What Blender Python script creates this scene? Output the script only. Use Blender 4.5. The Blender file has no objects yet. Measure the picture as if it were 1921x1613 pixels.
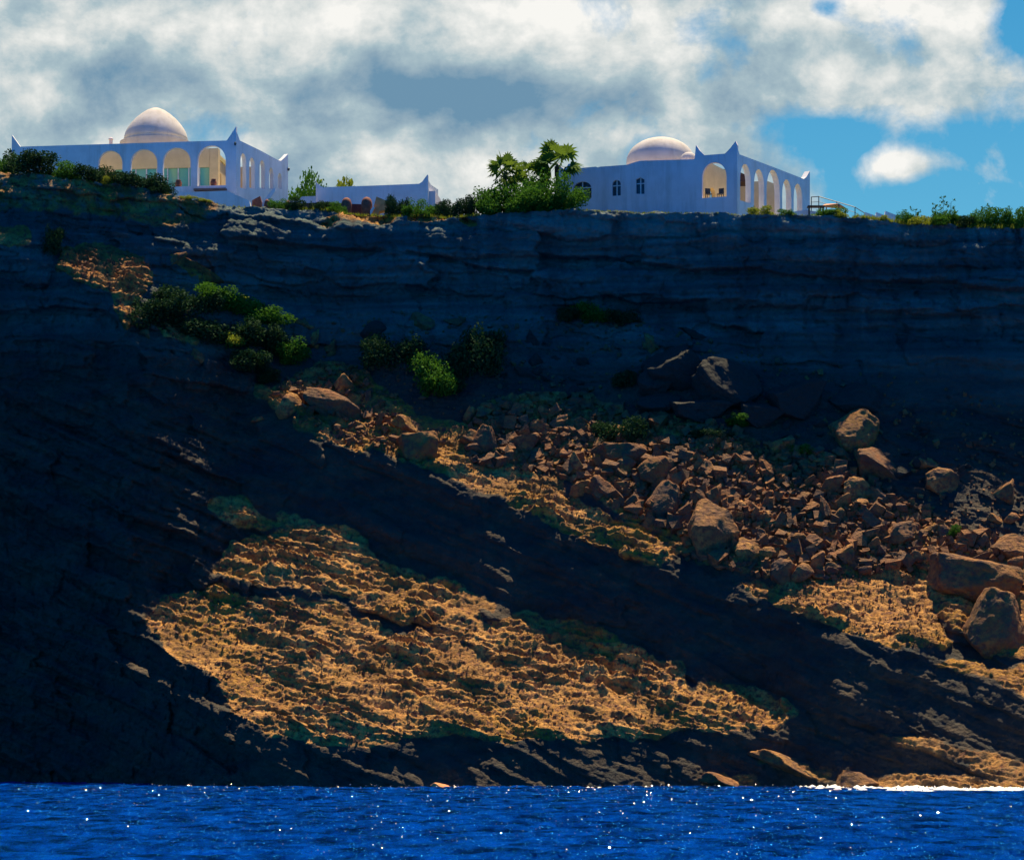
import bpy, bmesh, math, random
import numpy as np
from mathutils import Vector, Matrix
S = bpy.context.scene
COL = S.collection
R = math.radians
# ------------------------------------------------------------------ camera, sun, sky, exposure
F = 5000.0 / 1921.0          # focal length in image widths
CAMH = 4.0
cam_d = bpy.data.cameras.new('camera'); cam = bpy.data.objects.new('camera', cam_d); COL.objects.link(cam)
cam.location = (0, 0, CAMH); cam.rotation_euler = (R(90), 0, 0)
cam_d.sensor_width = 36; cam_d.lens = 36 * F; cam_d.shift_y = (1375 - 806.5) / 1921.0
cam_d.clip_end = 20000; cam_d.clip_start = 1
S.camera = cam
SUN_EL, SUN_AZ = 67.0, 21.0   # azimuth measured from +Y towards +X
sd = bpy.data.lights.new('sun', 'SUN'); sun = bpy.data.objects.new('sun', sd); COL.objects.link(sun)
sd.energy = 5.0; sd.angle = R(0.5); sd.color = (1.0, 0.80, 0.50)
sun.rotation_euler = (-R(90 - SUN_EL), 0, -R(SUN_AZ))
sun.rotation_euler = Vector((math.sin(R(SUN_AZ)) * math.cos(R(SUN_EL)), math.cos(R(SUN_AZ)) * math.cos(R(SUN_EL)), math.sin(R(SUN_EL)))).to_track_quat('Z', 'Y').to_euler()
S.view_settings.view_transform = 'Standard'; S.view_settings.look = 'None'
S.view_settings.exposure = 0.85; S.view_settings.gamma = 1.0

def pxu(px): return (px - 960.5) / 5000.0
def pyv(py): return (1375.0 - py) / 5000.0
def P(px, py, Y): return Vector((pxu(px) * Y, Y, CAMH + pyv(py) * Y))

class NT:
    """small helper to write node trees as expressions"""
    def __init__(s, tree): s.t = tree; s.n = tree.nodes; s.l = tree.links
    def node(s, typ, **kw):
        n = s.n.new(typ)
        for k, v in kw.items(): setattr(n, k, v)
        return n
    def put(s, sock, v):
        if hasattr(v, 'is_output') or isinstance(v, bpy.types.NodeSocket): s.l.new(v, sock)
        else: sock.default_value = v
    def m(s, op, a, b=0.0, c=0.0, clamp=False):
        n = s.node('ShaderNodeMath', operation=op); n.use_clamp = clamp
        s.put(n.inputs[0], a); s.put(n.inputs[1], b); s.put(n.inputs[2], c); return n.outputs[0]
    def mix(s, f, a, b, blend='MIX'):
        n = s.node('ShaderNodeMix', data_type='RGBA', blend_type=blend)
        s.put(n.inputs[0], f)
        for i, v in ((6, a), (7, b)):
            if isinstance(v, tuple): v = (v + (1,))[:4]
            s.put(n.inputs[i], v)
        return n.outputs[2]
    def noise(s, vec, scale, detail=4, rough=0.5, dist=0.0, lac=2.0):
        n = s.node('ShaderNodeTexNoise'); s.put(n.inputs['Vector'], vec)
        n.inputs['Scale'].default_value = scale; n.inputs['Detail'].default_value = detail
        n.inputs['Roughness'].default_value = rough; n.inputs['Distortion'].default_value = dist
        n.inputs['Lacunarity'].default_value = lac
        return n.outputs['Fac']
    def voro(s, vec, scale, feature='F1'):
        n = s.node('ShaderNodeTexVoronoi', feature=feature); s.put(n.inputs['Vector'], vec); n.inputs['Scale'].default_value = scale
        return n.outputs['Distance']
    def mapr(s, v, a, b, c=0.0, d=1.0):
        n = s.node('ShaderNodeMapRange', clamp=True); s.put(n.inputs[0], v)
        for i, x in enumerate((a, b, c, d)): n.inputs[i + 1].default_value = x
        return n.outputs[0]
    def scale(s, vec, sc, rot=(0, 0, 0), loc=(0, 0, 0)):
        n = s.node('ShaderNodeMapping'); s.put(n.inputs[0], vec); n.inputs['Location'].default_value = loc
        n.inputs['Rotation'].default_value = rot; n.inputs['Scale'].default_value = sc; return n.outputs[0]

S.cycles.diffuse_bounces = 2; S.cycles.max_bounces = 6
world = bpy.data.worlds.new('World'); S.world = world; world.use_nodes = True
def build_world():
    t = world.node_tree; t.nodes.clear(); T = NT(t)
    sky = T.node('ShaderNodeTexSky', sky_type='NISHITA'); sky.sun_disc = False
    sky.sun_elevation = R(SUN_EL); sky.sun_rotation = R(SUN_AZ); sky.altitude = 0; sky.air_density = 1.0
    sky.dust_density = 0.3; sky.ozone_density = 3.0
    hs = T.node('ShaderNodeHueSaturation'); T.l.new(sky.outputs[0], hs.inputs['Color'])
    hs.inputs['Saturation'].default_value = 1.45; hs.inputs['Value'].default_value = 1.0
    tc = T.node('ShaderNodeTexCoord'); sep = T.node('ShaderNodeSeparateXYZ'); T.l.new(tc.outputs['Generated'], sep.inputs[0])
    x, y, z = sep.outputs
    skyc = T.mix(1.0, hs.outputs[0], T.mix(T.mapr(y, -0.3, 0.7), SKY_BACK, SKY_TINT), 'MULTIPLY')
    yy = T.m('MAXIMUM', y, 0.05)
    u = T.m('DIVIDE', x, yy); v = T.m('DIVIDE', z, yy)
    cmb = T.node('ShaderNodeCombineXYZ'); T.put(cmb.inputs[0], u); T.put(cmb.inputs[1], T.m('MULTIPLY', v, 1.08)); vec = cmb.outputs[0]
    def blob(px, py, rx, ry):
        a = T.m('MULTIPLY', T.m('SUBTRACT', u, pxu(px)), 5000.0 / rx); b = T.m('MULTIPLY', T.m('SUBTRACT', v, pyv(py)), 5000.0 / ry)
        r2 = T.m('ADD', T.m('MULTIPLY', a, a), T.m('MULTIPLY', b, b))
        return T.m('POWER', 2.718, T.m('MULTIPLY', r2, -1.0))
    def field(lst):
        acc = 0.0
        for px, py, rx, ry, am in lst: acc = T.m('MULTIPLY_ADD', blob(px, py, rx, ry), am, acc)
        return acc
    n1 = T.noise(T.scale(vec, (1, 1, 1), loc=(3.1, 7.7, 0)), 11, 7, 0.55, 0.25)
    n2 = T.noise(T.scale(vec, (1, 1, 1), loc=(1.3, 2.2, 4)), 30, 6, 0.6, 0.2)
    n3 = T.noise(T.scale(vec, (1, 1.2, 1), loc=(9.3, 0.2, 2)), 17, 9, 0.60, 0.1)
    clear = field([(1830, 320, 330, 125, 1.15), (1925, 20, 60, 75, 1.0), (1548, 12, 45, 30, 0.6), (1520, 260, 130, 60, 0.45), (2300, 200, 300, 300, 0.8),
                   (1690, 310, 105, 36, -0.8), (1870, 330, 70, 60, -0.65), (1760, 150, 190, 60, -0.3)])
    d = T.m('ADD', T.m('SUBTRACT', 1.0, clear), T.m('MULTIPLY', T.m('SUBTRACT', n1, 0.5), 2.1))
    d = T.m('ADD', d, T.m('MULTIPLY', T.m('SUBTRACT', n2, 0.5), 1.5))
    cover = T.mapr(d, 0.36, 0.80)
    bright = field([(500, 70, 160, 55, .45), (1260, 55, 190, 60, .45), (930, 20, 330, 35, .35), (680, 20, 60, 40, .2), (60, 60, 150, 60, .25), (1080, 255, 140, 40, .30), (730, 290, 130, 45, .25), (1690, 40, 140, 80, .22),
                    (1800, 150, 160, 70, .30), (1490, 190, 180, 60, .28), (960, 330, 170, 60, .28), (1690, 310, 100, 45, .35), (1870, 330, 80, 60, .3), (420, 260, 100, 30, .2), (100, 180, 120, 60, .12),
                    (1080, 180, 300, 42, -.45), (980, 120, 90, 40, -.15), (720, 110, 60, 60, -.2), (330, 130, 110, 50, -.25), (1600, 95, 120, 40, -.32), (680, 170, 160, 40, -.2), (160, 225, 90, 25, -.25), (840, 260, 70, 30, -.2), (30, 20, 60, 40, -.2), (1480, 270, 60, 20, -.1)])
    b = T.m('ADD', 0.50, T.m('MULTIPLY', bright, 0.9))
    b = T.m('ADD', b, T.m('MULTIPLY', T.m('SUBTRACT', n3, 0.5), 2.5))
    b = T.m('ADD', b, T.m('MULTIPLY', T.m('SUBTRACT', n2, 0.5), 1.2))
    cr = T.node('ShaderNodeValToRGB'); T.put(cr.inputs[0], b)
    e = cr.color_ramp.elements
    e[0].position = 0.0; e[0].color = (0.15, 0.29, 0.42, 1)
    e[1].position = 1.0; e[1].color = (0.93, 0.92, 0.88, 1)
    for p_, c_ in ((0.25, (0.27, 0.39, 0.48, 1)), (0.5, (0.40, 0.52, 0.57, 1)), (0.75, (0.68, 0.72, 0.71, 1))):
        q = e.new(p_); q.color = c_
    # clouds only stand over the land, ahead of the camera and low in the sky
    front = T.m('MULTIPLY', T.mapr(y, 0.35, 0.75), T.mapr(v, 0.34, 0.9, 1, 0))
    cover = T.m('MULTIPLY', cover, front)
    skyb = T.mix(1.0, skyc, (SKY_STR, SKY_STR, SKY_STR), 'MULTIPLY')
    fin = T.mix(cover, skyb, T.mix(1.0, cr.outputs[0], (CLOUD, CLOUD, CLOUD), 'MULTIPLY'))
    bg = T.node('ShaderNodeBackground'); T.put(bg.inputs[0], fin); bg.inputs[1].default_value = 0.056
    out = T.node('ShaderNodeOutputWorld'); T.l.new(bg.outputs[0], out.inputs[0])
SKY_TINT = (0.85, 1.15, 0.95); SKY_BACK = (0.07, 0.85, 1.5); SKY_STR = 1.0; CLOUD = 10.0
build_world(); world.cycles.sampling_method = 'MANUAL'; world.cycles.sample_map_resolution = 256

# ------------------------------------------------------------------ numpy noise
def _hash(ix, iy, iz, seed):
    h = (ix.astype(np.uint32) * np.uint32(374761393) + iy.astype(np.uint32) * np.uint32(668265263) + iz.astype(np.uint32) * np.uint32(2147483647 - 19) + np.uint32(seed * 974711 + 13))
    h = (h ^ (h >> np.uint32(13))) * np.uint32(1274126177)
    h = h ^ (h >> np.uint32(16)); h = h * np.uint32(2246822519); h ^= h >> np.uint32(15)
    return h
G12 = np.array([[1,1,0],[-1,1,0],[1,-1,0],[-1,-1,0],[1,0,1],[-1,0,1],[1,0,-1],[-1,0,-1],[0,1,1],[0,-1,1],[0,1,-1],[0,-1,-1],[1,1,0],[-1,1,0],[0,-1,1],[0,-1,-1]], dtype=np.float32)
def perlin(x, y, z, seed=0):
    x = np.asarray(x, np.float32); y = np.asarray(y, np.float32) + np.zeros_like(x); z = np.asarray(z, np.float32) + np.zeros_like(x)
    xi = np.floor(x); yi = np.floor(y); zi = np.floor(z)
    fx, fy, fz = x - xi, y - yi, z - zi
    xi = xi.astype(np.int64); yi = yi.astype(np.int64); zi = zi.astype(np.int64)
    w = lambda t: t * t * t * (t * (t * 6 - 15) + 10)
    u, v, ww = w(fx), w(fy), w(fz)
    def g(dx, dy, dz):
        q = G12[_hash(xi + dx, yi + dy, zi + dz, seed) & np.uint32(15)]
        return q[..., 0] * (fx - dx) + q[..., 1] * (fy - dy) + q[..., 2] * (fz - dz)
    L = lambda a, b, t: a + t * (b - a)
    return L(L(L(g(0,0,0), g(1,0,0), u), L(g(0,1,0), g(1,1,0), u), v), L(L(g(0,0,1), g(1,0,1), u), L(g(0,1,1), g(1,1,1), u), v), ww)
def fbm(x, y, z, oct=4, gain=0.5, seed=0, ridged=False):
    a = 1.0; s = 0.0; tot = 0.0
    for o in range(oct):
        n = perlin(x, y, z, seed + o * 7)
        if ridged: n = 1 - 2 * np.abs(n) * 1.6
        s = s + a * n; tot += a; a *= gain; x = x * 2.03; y = y * 2.03; z = z * 2.03
    return s / tot
def smooth(a, b, x):
    t = np.clip((x - a) / (b - a), 0, 1); return t * t * (3 - 2 * t)

def blur(a, n):
    for _ in range(n):
        p = np.pad(a, 1, mode='edge')
        a = (p[:-2, 1:-1] + p[2:, 1:-1] + p[1:-1, :-2] + p[1:-1, 2:] + 2 * a) / 6.0
    return a
def inpoly(px, py, poly):
    ins = np.zeros(px.shape, bool); n = len(poly)
    for i in range(n):
        x0, y0 = poly[i]; x1, y1 = poly[(i + 1) % n]
        if y0 == y1: continue
        c = ((y0 > py) != (y1 > py)) & (px < (x1 - x0) * (py - y0) / (y1 - y0) + x0)
        ins ^= c
    return ins

# ------------------------------------------------------------------ the lie of the land (slopes of the rock, from the water up)
XK = [-400, 0, 150, 230, 300, 360, 420, 600, 900, 1200, 1400, 1600, 1921, 2320]
Y0K = [217, 214, 210.5, 207, 203.5, 200.5, 198, 195, 194, 195.5, 196, 193, 187, 180]
TOPX = [-400, 0, 60, 120, 200, 260, 330, 400, 450, 540, 600, 700, 830, 880, 960, 1050, 1180, 1300, 1500, 1600, 1700, 1800, 1921, 2320]
TOPY = [300, 322, 326, 334, 342, 352, 368, 381, 389, 392, 396, 404, 408, 406, 398, 393, 398, 399, 403, 408, 418, 424, 430, 440]
RS = 4
rx = np.arange(-400, 2321, RS, dtype=np.float32); ry = np.arange(270, 1501, RS, dtype=np.float32)
RX, RY = np.meshgrid(rx, ry)
wx = RX + 16 * fbm(RX / 60, RY / 60, 3.3 + 0 * RX, 4, 0.6, 11) + 4 * perlin(RX / 14, RY / 14, 0.5 + 0 * RX, 5)
wy = RY + 26 * fbm(RX / 55, RY / 55, 8.3 + 0 * RX, 4, 0.6, 23)
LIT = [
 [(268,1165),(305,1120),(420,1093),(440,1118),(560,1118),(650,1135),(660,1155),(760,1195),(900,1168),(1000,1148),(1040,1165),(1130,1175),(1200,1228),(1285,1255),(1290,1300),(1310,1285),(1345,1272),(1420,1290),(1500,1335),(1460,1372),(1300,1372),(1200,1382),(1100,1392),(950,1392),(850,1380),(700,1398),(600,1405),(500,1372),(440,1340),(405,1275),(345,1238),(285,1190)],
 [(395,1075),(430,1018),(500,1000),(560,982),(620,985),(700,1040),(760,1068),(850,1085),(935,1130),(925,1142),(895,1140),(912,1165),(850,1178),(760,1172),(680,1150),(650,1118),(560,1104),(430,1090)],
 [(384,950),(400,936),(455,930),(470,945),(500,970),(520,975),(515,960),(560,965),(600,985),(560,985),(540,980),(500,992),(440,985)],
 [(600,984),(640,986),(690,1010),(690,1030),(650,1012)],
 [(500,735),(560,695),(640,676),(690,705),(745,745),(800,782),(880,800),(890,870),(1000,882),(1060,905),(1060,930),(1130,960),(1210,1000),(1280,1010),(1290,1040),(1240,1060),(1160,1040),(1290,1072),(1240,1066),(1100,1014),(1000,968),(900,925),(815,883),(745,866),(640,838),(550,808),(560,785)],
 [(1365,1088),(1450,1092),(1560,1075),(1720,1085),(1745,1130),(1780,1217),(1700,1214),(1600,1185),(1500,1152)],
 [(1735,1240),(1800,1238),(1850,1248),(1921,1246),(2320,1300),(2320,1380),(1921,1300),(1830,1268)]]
FIELD = [[(880,775),(960,745),(1100,735),(1180,780),(1300,790),(1420,850),(1530,940),(1700,955),(1850,1010),(1921,1000),(2320,1100),(2320,1300),(1921,1240),(1780,1180),(1720,1085),(1560,1080),(1440,1080),(1290,1050),(1280,1000),(1210,1000),(1060,905),(880,880)]]
PATCH = [[(470,715),(520,725),(560,745),(540,775),(500,760),(480,740)], [(210,575),(255,560),(262,600),(240,625),(222,605)], [(285,605),(310,600),(360,632),(368,652),(340,645),(300,625)], [(112,462),(200,458),(270,480),(290,520),(262,560),(250,600),(225,590),(205,550),(150,525),(105,512)],
 [(-400,425),(60,432),(55,452),(20,462),(-400,470)],
 [(340,492),(375,502),(412,535),(400,545),(365,520),(338,500)],
 [(590,410),(640,402),(660,402),(700,400),(760,408),(740,414),(640,416),(610,426)],
 [(760,412),(830,410),(850,416),(780,418)], [(860,412),(880,410),(900,420),(880,420)]]
SHORE = [[(1640,1372),(1720,1380),(1820,1405),(1921,1430),(2320,1470),(2320,1500),(1921,1474),(1800,1430),(1700,1400)],
 [(1400,1415),(1440,1405),(1500,1430),(1560,1440),(1555,1462),(1480,1450)], [(1560,1470),(1600,1450),(1680,1448),(1800,1452),(1921,1470),(2320,1490),(2320,1510),(1560,1500)],
 [(1310,1470),(1340,1452),(1420,1456),(1440,1480),(1330,1484)]]
DARKG = [[(560,690),(520,600),(640,590),(800,585),(1000,600),(1200,605),(1400,650),(1600,690),(1900,760),(2320,800),(2320,1100),(1921,1000),(1850,1010),(1700,955),(1530,940),(1420,850),(1300,790),(1180,780),(1100,735),(960,745),(880,775),(800,782),(690,705),(640,676)],
 [(250,560),(300,520),(400,520),(520,585),(600,640),(600,700),(520,715),(430,690),(330,660),(260,620)]]
TOPS = [[(-400,300),(60,320),(200,335),(400,375),(420,400),(330,425),(200,410),(0,400),(-400,390)], [(1380,1400),(1640,1360),(1921,1400),(2320,1460),(2320,1500),(1380,1500)]]
gm = (0.26 + 0.20 * smooth(520, 640, RY) * smooth(400 - 130 * smooth(880, 960, RY), 560 - 130 * smooth(880, 960, RY), RX) - 0.20 * smooth(1080, 1180, RY) * smooth(1250, 1400, RX)).astype(np.float32)
lit = np.zeros(RX.shape, np.float32)  # sunlit areas; their warm sunlight tone is painted into the rock colour
def addp(polys, g, o=0.0):
    for poly in polys:
        k = inpoly(wx, wy, poly); gm[k] = np.maximum(gm[k], g); lit[k] = np.maximum(lit[k], o)
addp([[(330,900),(460,870),(700,930),(1000,1040),(1250,1180),(1400,1260),(1290,1260),(1000,1150),(900,1150),(700,1040),(600,990),(400,950)]], 0.52)
addp([[(370,800),(480,760),(640,850),(700,930),(620,990),(400,950)]], 0.56)
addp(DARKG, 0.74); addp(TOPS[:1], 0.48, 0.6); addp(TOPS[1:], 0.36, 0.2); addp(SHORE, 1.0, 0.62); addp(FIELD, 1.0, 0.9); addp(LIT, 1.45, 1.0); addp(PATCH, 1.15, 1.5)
# the foot of the lower slab rounds off and steepens towards the water
low = smooth(1330, 1400, RY + 0.0 * RX) * smooth(1520, 1300, RX)
gm = np.where((lit > 0.95) & (RX < 1500), gm * (1 - 0.45 * low), gm)
# small ledges: real steps in the slabs, following the beds that dip to the right
bed = (RY - 0.42 * RX + 28 * fbm(RX / 170, RY / 90, 1.0 + 0 * RX, 3, 0.5, 31)) / 21.0
led = perlin(bed, 0.8 * np.ones_like(bed), RX / 200, 41)
slabm = np.clip((gm - 0.55) / 0.6, 0, 1)
gm = gm * (1 + np.clip((gm - 0.3) / 0.7, 0, 1) * 1.0 * led)
gm = np.maximum(blur(gm, 1), 0.04)
slab_r = blur(slabm, 2); sunlit_ochre_r = blur(lit, 2)
rough_r = blur(np.clip((gm - 0.25) / 0.5, 0, 1), 2)
# depth of the rock: its upward slope is gm, kept smooth sideways (anisotropic Poisson solve)
D0 = np.interp(rx, XK, Y0K)
gr = gm[::-1] * RS * 212.0 / 5000.0            # bottom row first
hr = np.full_like(gr, -0.012 * RS / 4)
WV, WH = 1.0, 0.05
def div(gv, gh):
    d = np.zeros_like(gv); d[:-1] += WV * gv[:-1]; d[1:] -= WV * gv[:-1]
    e = np.zeros_like(gv); e[:, :-1] += WH * gh[:, :-1]; e[:, 1:] -= WH * gh[:, :-1]
    return d + e
rhs = div(gr, hr)
def dct2(a):
    b = np.concatenate([a, a[::-1]], 0); b = np.concatenate([b, b[:, ::-1]], 1); return np.fft.rfft2(b)
n0, n1_ = rhs.shape
Fh = dct2(rhs.astype(np.float64))
kv = 2 - 2 * np.cos(2 * np.pi * np.fft.fftfreq(2 * n0))[:, None]; kh = 2 - 2 * np.cos(2 * np.pi * np.fft.rfftfreq(2 * n1_))[None]
lam = -(WV * kv + WH * kh); lam[0, 0] = 1; Fh = Fh / lam; Fh[0, 0] = 0
YF = np.fft.irfft2(Fh, s=(2 * n0, 2 * n1_))[:n0, :n1_][::-1].astype(np.float32)
yb = YF[-9]                                   # the row at the waterline
fix = D0 - yb
YF = YF + fix[None, :] * smooth(900, 1460, RY) + np.mean(fix) * (1 - smooth(900, 1460, RY))
YF = blur(YF, 2)
# cliff face relief: thick near-level beds above, dipping beds below, big buttresses
def sample(A, px, py):
    fx = np.clip((np.asarray(px, np.float32) - rx[0]) / RS, 0, len(rx) - 1.001); fy = np.clip((np.asarray(py, np.float32) - ry[0]) / RS, 0, len(ry) - 1.001)
    ix = fx.astype(int); iy = fy.astype(int); ax = fx - ix; ay = fy - iy
    return (A[iy, ix] * (1 - ax) + A[iy, ix + 1] * ax) * (1 - ay) + (A[iy + 1, ix] * (1 - ax) + A[iy + 1, ix + 1] * ax) * ay

px_l = np.concatenate([np.arange(-400, -20, 8), np.arange(-20, 1942, 1.9), np.arange(1944, 2320, 8)]).astype(np.float32)
NR = 640
tt = np.linspace(0, 1, NR, dtype=np.float32)
topy = np.interp(px_l, TOPX, TOPY) + 5 * perlin(px_l / 30, 0.3, 0.7, 3) + 3 * perlin(px_l / 9, 0.3, 0.7, 4)
GX = np.repeat(px_l[None, :], NR, 0); GY = 1500 + (topy[None, :] - 1500) * tt[:, None]
YY = sample(YF, GX, GY)
SL = sample(slab_r, GX, GY); OCH = sample(sunlit_ochre_r, GX, GY)
X = pxu(GX) * YY; Z = CAMH + pyv(GY) * YY
# waterline: keep the foot under water
wall = 1 - SL
up = smooth(27, 36, Z)
zs = Z + 0.06 * X + 1.2 * fbm(X / 14, Z / 9, 0.2 + 0 * X, 3, .5, 51)
zd = Z + 0.46 * X + 1.0 * fbm(X / 12, Z / 8, 0.9 + 0 * X, 3, .5, 52)
def beds(s, sc, seed):
    n = perlin(s / sc, 0.37 + 0 * s, X / 40, seed) + 0.55 * perlin(s / sc * 2.3, 0.7 + 0 * s, X / 22, seed + 3) + 0.3 * perlin(s / sc * 5.1, 0.2 + 0 * s, X / 9, seed + 5)
    return n
wall = wall * (1 - 0.55 * smooth(640, 700, GY) * smooth(420, 520, GX))
relief = wall * (up * 1.1 * beds(zs, 3.2, 61) + (1 - up) * 1.1 * beds(zd, 2.6, 71))
relief += wall * (1.6 * fbm(X / 9, Z / 22, 0.5 + 0 * X, 4, .5, 81) + 0.5 * fbm(X / 2.2, Z / 5, 0.5 + 0 * X, 4, .55, 82))
relief += wall * 0.25 * np.maximum(fbm(X / 1.2, Z / 1.2, YY / 1.2, 3, .6, 83, True), 0)
def h01(a, b, seed): return (_hash(a.astype(np.int64), b.astype(np.int64), 0 * a.astype(np.int64), seed) & np.uint32(65535)).astype(np.float32) / 65535.0
def blocks(sv, X_, hl, wl, seed):
    q = sv / hl + 0.8 * fbm(X_ / 7, sv / 5, 0.3 + 0 * X_, 3, .6, seed); r_ = np.floor(q)
    wd = wl * (0.6 + 0.9 * h01(r_, r_ * 0, seed + 1)); c = (X_ + 9 * h01(r_, r_ * 0 + 5, seed + 2) + 1.6 * fbm(X_ / 4, sv / 2.0, 0.7 + 0 * X_, 3, .6, seed + 9)) / wd; k = np.floor(c)
    off = h01(r_, k, seed + 3) - 0.5
    fx = np.minimum(c - k, 1 - (c - k)) * wd; fz = np.minimum(q - r_, 1 - (q - r_)) * hl
    return off, np.exp(-(fx / 0.13) ** 2) * (h01(r_, k, seed + 4) > .35) + 0.8 * np.exp(-(fz / 0.12) ** 2) * (h01(r_, k, seed + 5) > .3)
o1, c1 = blocks(zs, X, 2.6, 6.0, 301); o2, c2 = blocks(zs, X, 1.1, 2.2, 321); o3, c3 = blocks(zd, X, 2.0, 5.0, 341); o4, c4 = blocks(zd, X, 0.8, 1.6, 361)
blk = up * (1.25 * o1 + 0.6 * o2 + 0.22 * c1 + 0.16 * c2) + (1 - up) * (1.0 * o3 + 0.5 * o4 + 0.15 * c3 + 0.12 * c4)
blk = blur(blk, 1)
bnd_y = 448 + (GX - 400) * 0.062 + 26 * fbm(GX / 160, 0.4 + 0 * GX, 0.2 + 0 * GX, 4, .6, 401)
cap = (1 - smooth(bnd_y - 5, bnd_y + 5, GY)) * smooth(380, 470, GX)
cap2 = (1 - smooth(-5, 5, GY - bnd_y - 62 - 14 * perlin(GX / 90, 0.3 + 0 * GX, .7 + 0 * GX, 402))) * smooth(500, 800, GX)
YY = YY + relief + wall * (blk - 0.9 * cap - 0.3 * cap2)
X = pxu(GX) * YY; Z = CAMH + pyv(GY) * YY
# rough karst on the slabs, pushed along the surface normal
V = np.stack([X, YY, Z], -1)
du = np.gradient(V, axis=1); dv = np.gradient(V, axis=0)
N = np.cross(du, dv); N /= np.linalg.norm(N, axis=-1, keepdims=True) + 1e-9
if N[300, 500, 1] > 0: N = -N
xr = X * 0.97 - Z * 0.22; zr = Z * 0.97 + X * 0.22
def billow(x, y, z, oct, seed):
    a_ = 1.0; t_ = 0; tot = 0
    for o in range(oct):
        t_ = t_ + a_ * np.sqrt(np.abs(perlin(x, y, z, seed + o * 5)) + .003); tot += a_; a_ *= 0.5; x = x * 2.1; y = y * 2.1; z = z * 2.1
    return t_ / tot - 0.42
wxr = xr + 0.5 * perlin(X / 1.4, YY / 1.4, Z / 1.0, 88); wzr = zr + 0.35 * perlin(X / 1.6, YY / 1.4, Z / 1.0, 89)
k1 = billow(wxr / 2.6, YY / 1.7, wzr / 0.95, 4, 91)
k2 = billow(wxr / 0.8, YY / 0.6, wzr / 0.35, 3, 95)
k3 = fbm(X / 6, YY / 5, Z / 4, 3, 0.5, 97)
k4 = fbm(xr / 0.5, YY / 0.5, zr / 0.25, 3, 0.6, 99)
def ledges(sv, sp, seed):
    q = sv / sp + 0.9 * fbm(X / 3.5, YY / 3.0, Z / 2.2, 4, .6, seed); f_ = q - np.floor(q)
    return (np.minimum(f_ / 0.8, (1 - f_) / 0.2) - .5) * (0.35 + 0.9 * h01(np.floor(q), np.floor(X / 2.5 + 2 * perlin(X / 2, Z / 2, 0.2 + 0 * X, seed + 1)), seed + 2))
lay = 0.62 * ledges(zr, 1.25, 93) + 0.30 * ledges(zr, 0.45, 193)
amp = 0.6 + 0.4 * np.clip(perlin(X / 8, YY / 8, Z / 8, 98) + .3, 0, 1)
disp = SL * amp * (0.9 * k1 + 0.55 * k2 + 1.1 * k3 + 0.16 * k4 + (1.0 + 0.8 * np.clip(k3 * 3, -.6, .8)) * lay) + wall * (0.25 * k1 + 0.10 * k4)
pitv = SL * np.clip(-(k1 * 1.2 + k2 * .8 + .02) * 4, 0, 1)
V = V + N * disp[..., None]
# steep weathered notch above the water
X, YY, Z = V[..., 0], V[..., 1], V[..., 2]
sunlit_ochre = np.clip(OCH * 1.1, 0, 1)
# plateau behind the edge
back = [0.7, 1.6, 3, 5, 8, 12, 18, 30, 60, 140, 400, 1500, 6000]
rows = [V]
Ye = np.convolve(np.pad(V[-1, :, 1], 12, mode='edge'), np.ones(25) / 25, 'valid'); Ze = np.convolve(np.pad(V[-1, :, 2], 12, mode='edge'), np.ones(25) / 25, 'valid')
EDGE_Y, EDGE_Z = Ye, Ze
def plateau_z(d): return 0.07 * min(d, 18)
for d in back:
    w_ = min(1, d / 5)
    ye = V[-1, :, 1] * (1 - w_) + Ye * w_ + d; ze = V[-1, :, 2] * (1 - w_) + Ze * w_ + plateau_z(d) + (0.15 * perlin(px_l / 12, d, 0.2, 8) if d < 20 else 0)
    rows.append(np.stack([pxu(px_l) * ye, ye, ze], -1)[None])
V = np.concatenate(rows, 0)
nb = len(back)
sunlit_ochre = np.concatenate([sunlit_ochre, np.full((nb, len(px_l)), 0.0)], 0)
def grid_mesh(name, V):
    nr, nc = V.shape[:2]
    me = bpy.data.meshes.new(name)
    idx = np.arange(nr * nc).reshape(nr, nc)
    q = np.stack([idx[:-1, :-1], idx[:-1, 1:], idx[1:, 1:], idx[1:, :-1]], -1).reshape(-1)
    nf = len(q) // 4
    me.vertices.add(nr * nc); me.vertices.foreach_set('co', V.reshape(-1).astype(np.float32))
    me.loops.add(nf * 4); me.loops.foreach_set('vertex_index', q.astype(np.int32))
    me.polygons.add(nf); me.polygons.foreach_set('loop_start', np.arange(0, nf * 4, 4, dtype=np.int32)); me.polygons.foreach_set('loop_total', np.full(nf, 4, np.int32))
    me.update(calc_edges=True); me.validate()
    return me

# lookup of terrain depth by viewing direction, for resting things on it
def terr_Y(px, py):
    i = int(np.clip(np.searchsorted(px_l, px), 0, len(px_l) - 1))
    t = (1500 - py) / (1500 - topy[i]); j = int(np.clip(round(t * (NR - 1)), 0, NR - 1))
    return float(V[j, i, 1]), V[j, i]
def edge_at(px):
    i = int(np.clip(np.searchsorted(px_l, px), 0, len(px_l) - 1)); return float(Ye[i]), float(Ze[i])
def ground_z(X_, Y_):
    px = 960.5 + 5000 * X_ / Y_; ye, ze = edge_at(px); return ze + plateau_z(max(0, Y_ - ye))

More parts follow.
